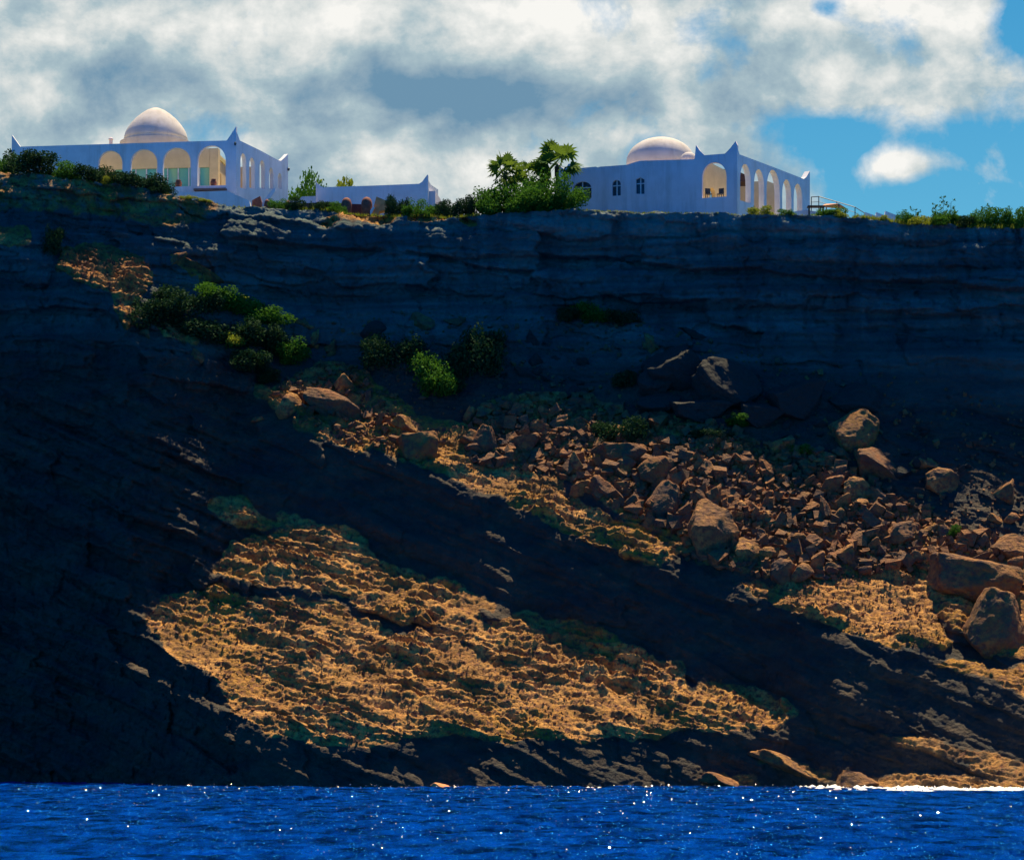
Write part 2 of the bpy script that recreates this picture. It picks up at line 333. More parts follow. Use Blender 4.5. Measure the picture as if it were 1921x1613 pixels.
# ------------------------------------------------------------------ materials
MATS = {}
def mat(name):
    m = bpy.data.materials.new(name); m.use_nodes = True; t = m.node_tree; T = NT(t); b = t.nodes['Principled BSDF']; MATS[name] = m
    return m, T, b
def rock_material(name, kind):
    m, T, b = mat(name)
    geo = T.node('ShaderNodeNewGeometry'); pos = geo.outputs['Position']
    if kind != 'cliff':
        tc = T.node('ShaderNodeTexCoord'); pos_o = tc.outputs['Object']
        oi = T.node('ShaderNodeObjectInfo')
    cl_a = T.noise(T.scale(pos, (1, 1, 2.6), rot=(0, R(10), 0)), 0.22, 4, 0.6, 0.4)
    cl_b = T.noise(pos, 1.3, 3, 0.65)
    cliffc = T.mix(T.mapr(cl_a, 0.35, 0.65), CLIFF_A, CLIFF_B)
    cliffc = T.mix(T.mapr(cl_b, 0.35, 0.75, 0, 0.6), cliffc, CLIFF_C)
    if kind == 'cliff':   # the upper beds are coloured paler and bluish
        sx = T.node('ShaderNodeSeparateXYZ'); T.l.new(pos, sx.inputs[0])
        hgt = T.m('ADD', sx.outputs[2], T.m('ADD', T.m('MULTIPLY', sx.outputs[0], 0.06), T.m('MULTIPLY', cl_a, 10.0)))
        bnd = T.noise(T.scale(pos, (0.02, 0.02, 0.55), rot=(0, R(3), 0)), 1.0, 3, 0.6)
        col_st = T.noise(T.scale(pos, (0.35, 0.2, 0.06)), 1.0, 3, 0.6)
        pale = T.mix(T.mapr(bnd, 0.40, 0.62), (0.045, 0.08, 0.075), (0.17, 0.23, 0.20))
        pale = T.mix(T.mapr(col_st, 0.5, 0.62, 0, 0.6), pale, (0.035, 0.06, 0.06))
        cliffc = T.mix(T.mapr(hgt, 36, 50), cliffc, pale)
    n_a = T.noise(pos, 0.5, 3, 0.65); n_b = T.noise(pos, 2.2, 3, 0.7); n_c = T.noise(pos, 0.16, 2, 0.6)
    oc = T.mix(T.mapr(n_a, 0.35, 0.65), OC_A, OC_B)
    oc = T.mix(T.mapr(n_c, 0.48, 0.62), oc, OC_C)
    oc = T.mix(T.mapr(n_b, 0.46, 0.66), oc, OC_D)
    n_e = T.noise(pos, 0.32, 4, 0.7); oc = T.mix(T.mapr(n_e, 0.48, 0.62, 0, 0.6), oc, (0.17, 0.085, 0.035))
    if kind == 'cliff':
        at = T.node('ShaderNodeAttribute', attribute_name='sunlit_ochre')  # sunlit areas painted warm, shaded rock left dark
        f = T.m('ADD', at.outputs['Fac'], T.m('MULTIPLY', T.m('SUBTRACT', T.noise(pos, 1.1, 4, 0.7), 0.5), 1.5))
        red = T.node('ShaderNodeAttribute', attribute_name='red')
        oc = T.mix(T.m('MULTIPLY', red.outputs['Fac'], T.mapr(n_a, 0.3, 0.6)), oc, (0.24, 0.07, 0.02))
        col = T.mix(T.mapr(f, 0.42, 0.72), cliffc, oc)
    else:
        dk = T.mix(T.mapr(n_a, 0.4, 0.6), (0.10, 0.06, 0.045), (0.22, 0.085, 0.035))
        if kind == 'dark': oc = T.mix(T.mapr(n_b, 0.4, 0.6), (0.03, 0.032, 0.026), (0.055, 0.05, 0.038)); dk = (0.03, 0.034, 0.028)  # shade painted in as a darker colour, for boulders in the shadow zone
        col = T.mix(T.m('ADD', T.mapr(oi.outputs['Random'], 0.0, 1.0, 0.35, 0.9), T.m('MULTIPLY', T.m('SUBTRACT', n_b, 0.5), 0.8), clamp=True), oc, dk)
    pit = T.noise(pos, 3.5, 4, 0.75)
    vo = T.voro(T.scale(pos, (1, 1, 1.3)), 2.6)
    col = T.mix(T.mapr(pit, 0.55, 0.8, 0, 0.45), col, (0.03, 0.03, 0.025))
    T.put(b.inputs['Base Color'], col); b.inputs['Roughness'].default_value = 0.85
    b.inputs['Specular IOR Level'].default_value = 0.25
    bp = T.node('ShaderNodeBump'); bp.inputs['Strength'].default_value = 0.9; bp.inputs['Distance'].default_value = 0.35 if kind == 'cliff' else 0.30
    T.put(bp.inputs['Height'], T.m('ADD', pit, T.m('MULTIPLY', vo, 0.35))); T.l.new(bp.outputs[0], b.inputs['Normal'])
    return m
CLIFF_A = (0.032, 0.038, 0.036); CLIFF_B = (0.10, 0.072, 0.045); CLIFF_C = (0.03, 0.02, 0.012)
OC_A = (0.38, 0.17, 0.035); OC_B = (0.70, 0.37, 0.10); OC_C = (0.44, 0.215, 0.03); OC_D = (0.13, 0.05, 0.035)
rock_cliff = rock_material('cliff_rock', 'cliff'); rock_b = rock_material('boulder_rock', 'boulder'); rock_d = rock_material('boulder_rock_painted_shade', 'dark')

def tag(o, label=None, cat=None, group=None, kind=None):
    if label: o['label'] = label
    if cat: o['category'] = cat
    if group: o['group'] = group
    if kind: o['kind'] = kind
    return o
def link(name, me, m=None, parent=None, smooth_=False):
    o = bpy.data.objects.new(name, me); COL.objects.link(o)
    if m is not None and not me.materials: me.materials.append(m)
    if parent: o.parent = parent
    if smooth_: me.polygons.foreach_set('use_smooth', np.ones(len(me.polygons), bool))
    return o
def empty(name, loc, label, cat, group=None, rz=0.0):
    o = bpy.data.objects.new(name, None); COL.objects.link(o); o.location = loc; o.rotation_euler = (0, 0, rz); o.empty_display_size = 0.3
    return tag(o, label, cat, group)
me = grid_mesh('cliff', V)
a = me.attributes.new('sunlit_ochre', 'FLOAT', 'POINT'); a.data.foreach_set('value', sunlit_ochre.reshape(-1).astype(np.float32))
redk = 1.5 * np.exp(-((GX - 1420) / 170) ** 2 - ((GY - 950 - (GX - 1420) * 0.4) / 95) ** 2) + 0.8 * np.exp(-((GX - 200) / 170) ** 2 - ((GY - 480) / 60) ** 2) + 0.6 * np.exp(-((GX - 600) / 110) ** 2 - ((GY - 730) / 60) ** 2)
redk = np.concatenate([np.clip(redk, 0, 1), np.zeros((nb, len(px_l)))], 0)
a = me.attributes.new('red', 'FLOAT', 'POINT'); a.data.foreach_set('value', redk.reshape(-1).astype(np.float32))
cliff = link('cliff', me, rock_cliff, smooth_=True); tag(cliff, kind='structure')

# ------------------------------------------------------------------ the sea
def build_sea():
    m, T, b = mat('sea_water')
    geo = T.node('ShaderNodeNewGeometry'); pos = geo.outputs['Position']
    n1 = T.noise(T.scale(pos, (0.9, 0.42, 1)), 0.9, 3, 0.55, 0.3)
    n2 = T.noise(T.scale(pos, (1.0, 0.7, 1), rot=(0, 0, 0.3)), 2.6, 2, 0.6)
    n3 = T.noise(T.scale(pos, (0.55, 0.22, 1)), 1.0, 5, 0.65)
    t = m.node_tree; t.nodes.remove(b)
    bp = T.node('ShaderNodeBump'); bp.inputs['Strength'].default_value = 1.0; bp.inputs['Distance'].default_value = 0.9
    n4 = T.noise(pos, 11.0, 2, 0.6)
    T.put(bp.inputs['Height'], T.m('ADD', T.m('ADD', n1, T.m('MULTIPLY', n2, 0.5)), T.m('MULTIPLY', n4, 0.10)))
    di = T.node('ShaderNodeBsdfDiffuse'); gl = T.node('ShaderNodeBsdfGlossy'); mx = T.node('ShaderNodeMixShader'); out = t.nodes['Material Output']
    T.put(di.inputs[0], T.mix(T.mapr(n3, 0.38, 0.62), SEA_A, SEA_B)); T.put(gl.inputs[0], (0.02, 0.30, 0.95, 1)); gl.inputs[1].default_value = 0.10
    fr = T.node('ShaderNodeFresnel'); fr.inputs[0].default_value = 1.33; T.l.new(bp.outputs[0], fr.inputs['Normal']); T.l.new(fr.outputs[0], mx.inputs[0])
    for n_ in (di, gl): T.l.new(bp.outputs[0], n_.inputs['Normal'])
    T.l.new(di.outputs[0], mx.inputs[1]); T.l.new(gl.outputs[0], mx.inputs[2]); T.l.new(mx.outputs[0], out.inputs[0])
    # real swell near the picture, plain far sheets round it
    xs = np.concatenate([[-9000, -1500, -300, -120], np.arange(-60, -42, 0.8), np.arange(-42, 42, 0.2), np.arange(42, 60, 0.8), [120, 300, 1500, 9000]])
    ys = np.concatenate([[-9000, -800, -50, 20, 50], np.arange(70, 225, 0.3), [300]])
    Xg, Yg = np.meshgrid(xs, ys)
    inner = smooth(60, 75, Yg) * (1 - smooth(215, 225, Yg)) * (1 - smooth(55, 60, np.abs(Xg)))
    wx_ = Xg + 0.8 * perlin(Xg / 5, Yg / 5, 0.1 + 0 * Xg, 105)
    h = 0.30 * (0.5 - np.abs(perlin(wx_ / 3.8, Yg / 2.4, 0.3 + 0 * Xg, 101)) * 1.6) + 0.13 * (0.5 - np.abs(perlin(wx_ / 1.5, Yg / 0.9, 0.3 + 0 * Xg, 103)) * 1.6) + 0.05 * perlin(Xg / 0.6, Yg / .6, 0.3 + 0 * Xg, 107)
    h *= 0.75 + 0.5 * perlin(Xg / 14, Yg / 9, 0.5 + 0 * Xg, 109)
    Zg = h * inner
    me = grid_mesh('sea', np.stack([Xg, Yg, Zg], -1))
    o = link('sea', me, m, smooth_=True); tag(o, kind='structure')
SEA_A = (0.0, 0.005, 0.04); SEA_B = (0.0, 0.05, 0.36)
build_sea()

# ------------------------------------------------------------------ simple materials
def flat(name, col, rough=0.8, nscale=3.0, var=0.25, bump=0.0, spec=0.3, col2=None, streak=0.0):
    m, T, b = mat(name)
    geo = T.node('ShaderNodeNewGeometry')
    n = T.noise(geo.outputs['Position'], nscale, 3, 0.6)
    c2 = col2 or tuple(c * (1 - var) for c in col)
    cc = T.mix(T.mapr(n, 0.35, 0.65), col, c2)
    if streak:
        st = T.noise(T.scale(geo.outputs['Position'], (1.6, 1.6, 0.22)), 1.0, 4, 0.65); cc = T.mix(T.mapr(st, 0.5, 0.72, 0, streak), cc, (col[0] * .62, col[1] * .6, col[2] * .56))
    T.put(b.inputs['Base Color'], cc)
    b.inputs['Roughness'].default_value = rough; b.inputs['Specular IOR Level'].default_value = spec
    if bump:
        bp = T.node('ShaderNodeBump'); bp.inputs['Distance'].default_value = bump; T.put(bp.inputs['Height'], n); T.l.new(bp.outputs[0], b.inputs['Normal'])
    return m
M_white = flat('whitewash', (0.74, 0.76, 0.78), 0.9, 0.8, 0.12, 0.02, streak=0.55)
M_white2 = flat('pinkish_plaster', (0.72, 0.64, 0.68), 0.9, 0.5, 0.14, 0.02, streak=0.55)
M_cream = flat('cream_plaster', (0.80, 0.62, 0.34), 0.9, 1.2, 0.12)
M_ceil = flat('yellow_plaster', (0.80, 0.62, 0.22), 0.9, 1.2, 0.12)
M_glass = flat('teal_glass', (0.10, 0.42, 0.38), 0.12, 0.35, 0.5, 0, 0.5, (0.22, 0.52, 0.30))
M_darkglass = flat('dark_glass', (0.02, 0.04, 0.07), 0.1, 0.6, 0.4, 0, 0.5)
M_frame = flat('white_frame', (0.7, 0.72, 0.75), 0.5)
M_terra = flat('terracotta', (0.30, 0.10, 0.06), 0.8, 4.0, 0.4)
M_terra2 = flat('orange_render', (0.80, 0.33, 0.13), 0.9, 2.0, 0.3)
M_metal = flat('dark_metal', (0.05, 0.055, 0.06), 0.5)
M_wood = flat('dark_wood', (0.10, 0.05, 0.035), 0.7)
M_canvas = flat('orange_canvas', (0.72, 0.33, 0.16), 0.9)
M_tile = flat('terrace_stone', (0.62, 0.50, 0.34), 0.9)
M_dome = flat('dome_plaster', (0.62, 0.58, 0.52), 0.9, 0.9, 0.14, 0.03, streak=0.5)
M_ledge = flat('ledge_stone', (0.22, 0.15, 0.13), 0.9)
M_foam = flat('sea_foam', (0.85, 0.86, 0.84), 0.6, 6, 0.2, 0.1)
M_pale = flat('pale_rock', (0.62, 0.50, 0.33), 0.8, 3, 0.5, 0.1)
M_trunk = flat('bark', (0.11, 0.07, 0.045), 0.95, 6, 0.5)
def leaf_material(name, c1, c2, trans):
    m, T, b = mat(name); t = m.node_tree
    at = T.node('ShaderNodeAttribute', attribute_name='tint')
    oi = T.node('ShaderNodeObjectInfo')
    col = T.mix(at.outputs['Fac'], c1, c2)
    T.put(b.inputs['Base Color'], col); b.inputs['Roughness'].default_value = 0.8; b.inputs['Specular IOR Level'].default_value = 0.05
    tr = T.node('ShaderNodeBsdfTranslucent'); T.put(tr.inputs[0], T.mix(0.5, col, (c2[0] * 1.5, c2[1] * 1.5, c2[2] * 0.6)))
    mx = T.node('ShaderNodeMixShader'); mx.inputs[0].default_value = trans
    out = t.nodes['Material Output']; T.l.new(b.outputs[0], mx.inputs[1]); T.l.new(tr.outputs[0], mx.inputs[2]); T.l.new(mx.outputs[0], out.inputs[0])
    return m
L_dark = leaf_material('leaf_dark', (0.012, 0.04, 0.018), (0.028, 0.075, 0.02), 0.12)
L_mid = leaf_material('leaf_mid', (0.025, 0.10, 0.015), (0.08, 0.20, 0.02), 0.25)
L_lime = leaf_material('leaf_lime', (0.08, 0.16, 0.025), (0.24, 0.26, 0.03), 0.35)
L_palm = leaf_material('leaf_palm', (0.03, 0.10, 0.02), (0.12, 0.19, 0.03), 0.35)

# ------------------------------------------------------------------ mesh helpers
def mesh_from(name, verts, faces):
    me = bpy.data.meshes.new(name); me.from_pydata([tuple(v) for v in verts], [], faces); me.update(); return me
class MB:
    def __init__(s): s.v = []; s.f = []
    def add(s, vs, fs):
        k = len(s.v); s.v += [Vector(v) for v in vs]; s.f += [tuple(i + k for i in f) for f in fs]
    def box(s, c, size, ax=None):
        """box centred at c; ax: optional (x axis, y axis) unit vectors in plan"""
        X_ = Vector(ax[0]) if ax else Vector((1, 0, 0)); Y_ = Vector(ax[1]) if ax else Vector((0, 1, 0)); Z_ = Vector((0, 0, 1)); c = Vector(c)
        vs = [c + X_ * (sx * size[0] / 2) + Y_ * (sy * size[1] / 2) + Z_ * (sz * size[2] / 2) for sz in (-1, 1) for sx, sy in ((-1, -1), (1, -1), (1, 1), (-1, 1))]
        s.add(vs, [(3, 2, 1, 0), (4, 5, 6, 7), (0, 1, 5, 4), (1, 2, 6, 5), (2, 3, 7, 6), (3, 0, 4, 7)])
    def tube(s, a, b, r0, r1=None, n=6):
        a = Vector(a); b = Vector(b); r1 = r0 if r1 is None else r1
        d = (b - a).normalized(); p = d.orthogonal().normalized(); q = d.cross(p)
        vs = [a + (p * math.cos(t) + q * math.sin(t)) * r0 for t in [2 * math.pi * i / n for i in range(n)]] + [b + (p * math.cos(t) + q * math.sin(t)) * r1 for t in [2 * math.pi * i / n for i in range(n)]]
        s.add(vs, [(i, (i + 1) % n, n + (i + 1) % n, n + i) for i in range(n)] + [tuple(range(n - 1, -1, -1)), tuple(range(n, 2 * n))])
    def lathe(s, c, prof, n=24, sx=1.0, sy=1.0):
        c = Vector(c); vs = []; fs = []
        for r, z in prof: vs += [c + Vector((r * math.cos(2 * math.pi * i / n) * sx, r * math.sin(2 * math.pi * i / n) * sy, z)) for i in range(n)]
        for k in range(len(prof) - 1): fs += [(k * n + i, k * n + (i + 1) % n, (k + 1) * n + (i + 1) % n, (k + 1) * n + i) for i in range(n)]
        fs += [tuple(range(n - 1, -1, -1)), tuple(range((len(prof) - 1) * n, len(prof) * n))]
        s.add(vs, fs)
    def build(s, name, m, parent=None, sm=False):
        org = Vector((0, 0, 0))
        if parent is None:
            xs = [v.x for v in s.v]; ys = [v.y for v in s.v]; zs_ = [v.z for v in s.v]
            org = Vector(((min(xs) + max(xs)) / 2, (min(ys) + max(ys)) / 2, min(zs_)))
        else: org = parent.location.copy() if parent.parent is None else parent.parent.location.copy()
        me = mesh_from(name, [v - org for v in s.v], s.f)
        o = link(name, me, m, None, sm)
        if parent is None: o.location = org
        else: o.parent = parent       # parts share the thing's origin
        return o
from mathutils.geometry import tessellate_polygon
class Wall:
    def __init__(s, p0, p1):
        s.p0 = Vector((p0[0], p0[1], 0)); s.d = Vector((p1[0] - p0[0], p1[1] - p0[1], 0)); s.L = s.d.length; s.d.normalize()
        s.n = Vector((-s.d.y, s.d.x, 0))
        if s.n.y < 0: s.n = -s.n            # n points away from the sea
    def uz(s, px, py):
        k = pxu(px); u = (k * s.p0.y - s.p0.x) / (s.d.x - k * s.d.y); Y = s.p0.y + u * s.d.y
        return (u, CAMH + pyv(py) * Y)
    def pt(s, u, z, back=0.0): return s.p0 + s.d * u + s.n * back + Vector((0, 0, z))
    def panel(s, mb, outer, holes=(), back=0.0, th=0.45):
        loops = [list(outer)] + [list(h) for h in holes]
        flat_ = [p for l in loops for p in l]
        tris = tessellate_polygon([[Vector((u, z, 0)) for u, z in l] for l in loops])
        nv = len(flat_)
        vs = [s.pt(u, z, back) for u, z in flat_] + [s.pt(u, z, back + th) for u, z in flat_]
        fs = [tuple(t) for t in tris] + [tuple(i + nv for i in reversed(t)) for t in tris]
        k = 0
        for l in loops:
            n = len(l); fs += [(k + i, k + (i + 1) % n, nv + k + (i + 1) % n, nv + k + i) for i in range(n)]; k += n
        mb.add(vs, fs)
def arch_px(W, cx, w, top, bot, k=1.0, n=14):
    u0, zb = W.uz(cx - w / 2, bot); u1, _ = W.uz(cx + w / 2, bot); _, zt = W.uz(cx, top)
    r = (u1 - u0) / 2; c = (u0 + u1) / 2; zs_ = zt - r * k
    return [(u0, zb), (u1, zb)] + [(c + r * math.cos(math.pi * i / n), zs_ + r * k * math.sin(math.pi * i / n)) for i in range(n + 1)]

# ------------------------------------------------------------------ rocks
def rock_mesh(name, seed, sub=4, cuts=11, rough=0.085, d0=0.32, d1=0.70):
    rnd = random.Random(seed); bm = bmesh.new(); bmesh.ops.create_icosphere(bm, subdivisions=sub, radius=1.0)
    v = np.array([q.co[:] for q in bm.verts], dtype=np.float64)
    for _ in range(cuts):
        n = np.array([rnd.gauss(0, 1), rnd.gauss(0, 1), rnd.gauss(0, 1)]); n /= np.linalg.norm(n); d = rnd.uniform(d0, d1)
        k = v @ n - d; k = np.where(k > 0, k, 0); v -= (k * 1.0)[:, None] * n
    r = 1 + rough * fbm(v[:, 0] * 2 + seed, v[:, 1] * 2, v[:, 2] * 2, 5, 0.62, seed % 97) * 2.6
    v *= r[:, None]; v /= np.abs(v).max(0)
    for q, c in zip(bm.verts, v): q.co = c
    me = bpy.data.meshes.new(name); bm.to_mesh(me); bm.free()
    me.polygons.foreach_set('use_smooth', np.ones(len(me.polygons), bool)); me.materials.append(rock_b)
    return me
ROCKS = [rock_mesh('boulder', 100 + i, 4) for i in range(10)]
SMALL = [rock_mesh('stone', 200 + i, 3, 11, 0.14) for i in range(8)]
ROUND = [rock_mesh('boulder', 400 + i, 5, 10, 0.075, 0.5, 0.82) for i in range(5)]
HUMP = [rock_mesh('boulder', 777 + i, 5, 12, 0.12, 0.42, 0.8) for i in range(4)]
RR = random.Random(5)
DM = {}
def dmesh(me, m):
    k = (me.name, m.name)
    if k not in DM: q = me.copy(); q.materials.clear(); q.materials.append(m); DM[k] = q
    return DM[k]
def boulder(name, px, py, w, h, label, cat='boulder', group=None, depth=0.8, rot=0.0, meshes=ROCKS, k=None, sink=0.12, m=None, dy=0.0):
    """rock seen at px,py, w x h photo pixels, bedded in the slope where its foot stands"""
    Yt, _ = terr_Y(px, min(py + h * (0.5 - sink), 1478)); s_ = Yt / 5000.0
    Yc_ = Yt + 0.30 * w * s_ * depth + dy; s_ = Yc_ / 5000.0
    me = meshes[RR.randrange(len(meshes))] if k is None else meshes[k % len(meshes)]
    if m is not None: me = dmesh(me, m)
    o = bpy.data.objects.new(name, me); COL.objects.link(o)
    o.location = P(px, py, Yc_)
    o.scale = (w * s_ / 2 * 1.05, w * s_ / 2 * depth, h * s_ / 2 * 1.05); o.rotation_euler = (RR.uniform(-.1, .1), R(rot), RR.uniform(-.2, .2))
    return tag(o, label, cat, group)
BOULDERS = [
 (1338,1005,96,140,'tallest standing boulder with a sunlit flat top, middle of the rubble field',0,0.9),
 (1403,1040,56,66,'boulder with a bright yellow top, leaning on the right side of the tallest boulder',0,0.8),
 (1243,945,76,88,'lumpy yellow boulder on the edge of the rubble, left of the tallest boulder',10,0.8),
 (1168,852,96,56,'broad pale round-topped boulder high in the rubble field',5,0.8),
 (1232,890,84,66,'pointed brown boulder just below right of the broad round-topped boulder',-15,0.8),
 (788,838,80,80,'big dark rounded boulder at the left edge of the sunlit ledge',0,0.9),
 (762,800,64,40,'flat dark rock lying above the big dark rounded boulder on the ledge',8,0.8),
 (905,828,56,62,'reddish boulder first on the left of the rubble field',0,0.8),
 (985,835,56,52,'brown boulder with a notch, right of the first reddish boulder',12,0.8),
 (1835,1085,190,110,'huge smooth dark boulder with a thin sunlit ridge at the right edge',14,0.9),
 (1858,1178,132,148,'massive dark round boulder below the huge smooth one at the right edge',0,0.9),
 (1895,1030,90,58,'sunlit topped boulder directly above the huge smooth one at the right edge',10,0.8),
 (1655,885,130,66,'long tilted red-brown boulder with a sunlit upper edge, upper right',32,0.7),
 (1600,812,110,96,'dark blocky boulder with a thin lit rim behind the long tilted boulder',25,0.8),
 (1495,765,112,98,'dark upright block under the shaded cliff wall, right of the fallen cluster of great blocks',-5,0.8),
 (1600,752,130,66,'flat dark slab of rock resting against the shaded cliff, upper right',8,0.8),
 (1283,700,150,110,'great dark upper block of the fallen cluster under the cliff, with a thin pale crest',20,0.6),
 (1368,738,150,112,'great dark right block of the fallen cluster, sloping down to the right',34,0.6),
 (1238,722,84,70,'dark left block of the fallen cluster under the cliff',-8,0.8),
 (1312,778,120,60,'low wide dark block at the front of the fallen cluster',6,0.8),
 (1422,786,84,62,'small dark block at the lower right end of the fallen cluster',20,0.8),
 (1245,762,100,48,'dark rectangular block at the left foot of the fallen cluster of great blocks',0,0.8),
 (1223,650,46,52,'blue-grey upright block with a sunlit crest on top of the slope',0,0.8),
 (1688,1008,92,52,'flat pale-topped slab leaning in the right part of the rubble',-22,0.7),
 (1712,1050,62,48,'dark round boulder under the flat pale-topped slab',0,0.9),
 (1672,1046,38,38,'small square banded boulder left of the dark round one',0,0.9),
 (1468,1078,56,60,'round dark boulder at the lower front of the rubble',0,0.9),
 (1502,1078,48,44,'brown rough boulder between two dark ones at the lower front',0,0.8),
 (1534,1060,32,52,'narrow dark boulder at the right of the lower front trio',0,0.8),
 (1590,1045,46,58,'square dark grey boulder standing in the orange scree',0,0.8),
 (1520,1020,56,56,'dark wedge-shaped boulder with a pointed top in mid-rubble',-30,0.7),
 (1470,1020,44,34,'small bright yellow-topped wedge right of the tallest boulder',20,0.7),
 (1438,1040,60,30,'low reddish boulder tucked behind the lower front trio',10,0.8),
 (1340,930,50,44,'grey-green boulder directly behind the tallest boulder',0,0.8),
 (1127,918,50,52,'dark grey boulder on the lower left side of the rubble field',0,0.8),
 (1075,870,40,64,'upright dark boulder left of the pale round-topped boulder',0,0.8),
 (1090,920,44,40,'rough brown boulder beside the dark grey one at the rubble edge',0,0.8),
 (1160,915,52,44,'lumpy brown boulder under the pale round-topped boulder',0,0.8),
 (1290,960,36,44,'small orange boulder left of the tallest boulder',0,0.8),
 (1645,935,44,48,'pointed grey-green boulder beneath the long tilted boulder',-12,0.7),
 (1605,925,56,60,'dark rounded boulder left of the pointed grey-green one',0,0.8),
 (1560,915,40,56,'dark leaning boulder in the upper right rubble',18,0.7),
 (1545,960,38,56,'brown slab-like boulder standing on end right of the orange scree',14,0.6),
 (1437,882,34,38,'round purple-grey stone above the orange scree',0,0.8),
 (1580,855,48,26,'small tilted slab with two pale edges below the dark blocky boulder',20,0.7),
 (1735,872,66,34,'flat dark slab alone on the shaded slope at the right',-6,0.7),
 (1765,908,72,60,'dark boulder below the flat dark slab on the shaded slope',0,0.8),
 (1888,928,52,58,'dark block alone in the shade near the right edge',0,0.8),
 (1865,975,30,24,'small red stone left of a twin near the right edge',0,0.8),
 (1895,973,34,24,'small red stone right of its twin near the right edge',0,0.8),
 (618,762,126,56,'long tilted brown boulder with a dark underside on the upper ledge',22,0.7),
 (640,720,50,50,'red knob of rock above the long tilted boulder',0,0.8),
 (540,765,56,56,'crumbly red outcrop at the left tip of the upper ledge',0,0.9),
 (566,606,50,26,'flat pale rock, top of the three stepped blocks by the green bank',8,0.8),
 (586,640,50,44,'square-cut block with a sunlit top in the three stepped blocks',0,0.8),
 (620,655,36,36,'dark block, lowest of the three stepped blocks by the green bank',0,0.8),
 (858,606,54,26,'small sunlit capped rock under the shaded cliff between bushes',10,0.8),
 (790,606,52,40,'dark blue-grey block under the cliff left of the sunlit capped rock',0,0.8),
 (700,622,54,40,'dark domed rock under the cliff left of the bushes',0,0.8),
 (1000,640,30,44,'leaning thin dark slab on the shaded upper slope',-35,0.5),
 (985,700,66,34,'flat dark block on the shaded slope above the rubble field',5,0.7),
 (1020,712,60,18,'thin lit crest of rock above the rubble field',14,0.7),
 (1085,740,74,18,'long low sunlit crest at the top of the rubble field',6,0.7),
 (1310,632,80,20,'thin pale ridge stone on the shoulder of the fallen cluster of great blocks',22,0.6),
 (328,622,76,24,'elongated red-brown rock jutting from the dark left cliff',33,0.7),
 (272,624,24,28,'small red knob of rock left of the elongated red-brown one',0,0.8),
 (370,670,28,30,'small crumbly orange knob below the elongated red-brown rock',0,0.8),
 (482,788,30,12,'tiny flat reddish ledge stone alone on the dark cliff',-6,0.8),
 (372,510,120,26,'long sunlit crest of rock running down beside the green bank',33,0.6),
 (330,490,60,44,'dark domed rock at the top of the long sunlit crest',20,0.8),
]
for i, (px, py, w, h, lb, rot, dp) in enumerate(BOULDERS): boulder('boulder', px, py, w, h, lb, 'boulder', None, dp, rot, meshes=HUMP if 'fallen cluster' in lb else (ROUND if w * h > 3300 else ROCKS), m=rock_d if (px > 680 and py < 640 + (px - 700) * 0.2 + 20 and 'sunlit' not in lb and 'long tilted' not in lb) or 'fallen cluster' in lb else None)  # boulders in the shadow zone take the colour with shade painted in
boulder('rock', 824, 1474, 36, 13, 'small orange rock washed by foam at the waterline', 'rock', None, 0.9, 0, m=M_terra2, dy=-2.0)
boulder('rock', 1345, 1466, 80, 34, 'low craggy rock at the waterline left of the bright foam', 'rock', None, 0.9, 4, dy=-1.0)
boulder('rock', 1600, 1462, 90, 34, 'jagged dark rock in the bright foam at the waterline', 'rock', None, 0.9, 0, dy=-1.0)
boulder('rock', 1480, 1440, 180, 40, 'long sloping greenish rock running down to the foam', 'rock', None, 0.6, 18, dy=0.0)

FIELD_POLY = [(880,778),(960,748),(1100,740),(1180,780),(1300,780),(1420,830),(1540,850),(1620,900),(1720,950),(1850,1010),(1921,1010),(1921,1060),(1780,1040),(1720,1075),(1560,1085),(1440,1085),(1290,1050),(1280,1000),(1210,990),(1140,945),(1060,900),(880,870)]
def inp(x, y, poly): return bool(inpoly(np.array([x], float), np.array([y], float), poly)[0])
ZONES = [(1070, 'small angular stone in the loose rubble left of the pale round-topped boulder', 'rubble stones left of the round-topped boulder'),
         (1290, 'small angular stone in the rubble around the broad pale round-topped boulder', 'rubble stones round the round-topped boulder'),
         (1440, 'small red-brown stone in the rubble behind and beside the tallest boulder', 'rubble stones by the tallest boulder'),
         (1620, 'small brown stone in the rubble between the tallest boulder and the long tilted boulder', 'rubble stones in the middle right'),
         (3000, 'small dark stone in the rubble towards the right edge', 'rubble stones at the right')]
ns = 0
while ns < 262:
    x = RR.uniform(880, 1935); y = RR.uniform(735, 1090)
    if not inp(x, y, FIELD_POLY): continue
    s_ = 12 + 30 * RR.random() ** 2.2
    z_ = [z for z in ZONES if x < z[0]][0]
    boulder('rubble_stone', x, y, s_ * RR.uniform(.9, 1.3), s_ * RR.uniform(.7, 1.1), z_[1], 'stone', z_[2], 0.9, RR.uniform(-35, 35), SMALL); ns += 1
for i in range(36):        # stones on the shaded slope under the cliff
    x = RR.uniform(900, 1850); y = 640 + (x - 900) * 0.22 + RR.uniform(-30, 70)
    if 1200 < x < 1450: continue
    s_ = 12 + 26 * RR.random() ** 2
    boulder('rubble_stone', x, y, s_ * 1.2, s_, 'dark stone lying on the shaded slope under the cliff wall', 'stone', 'stones on the shaded slope', 0.9, RR.uniform(-30, 30), SMALL, m=rock_d)
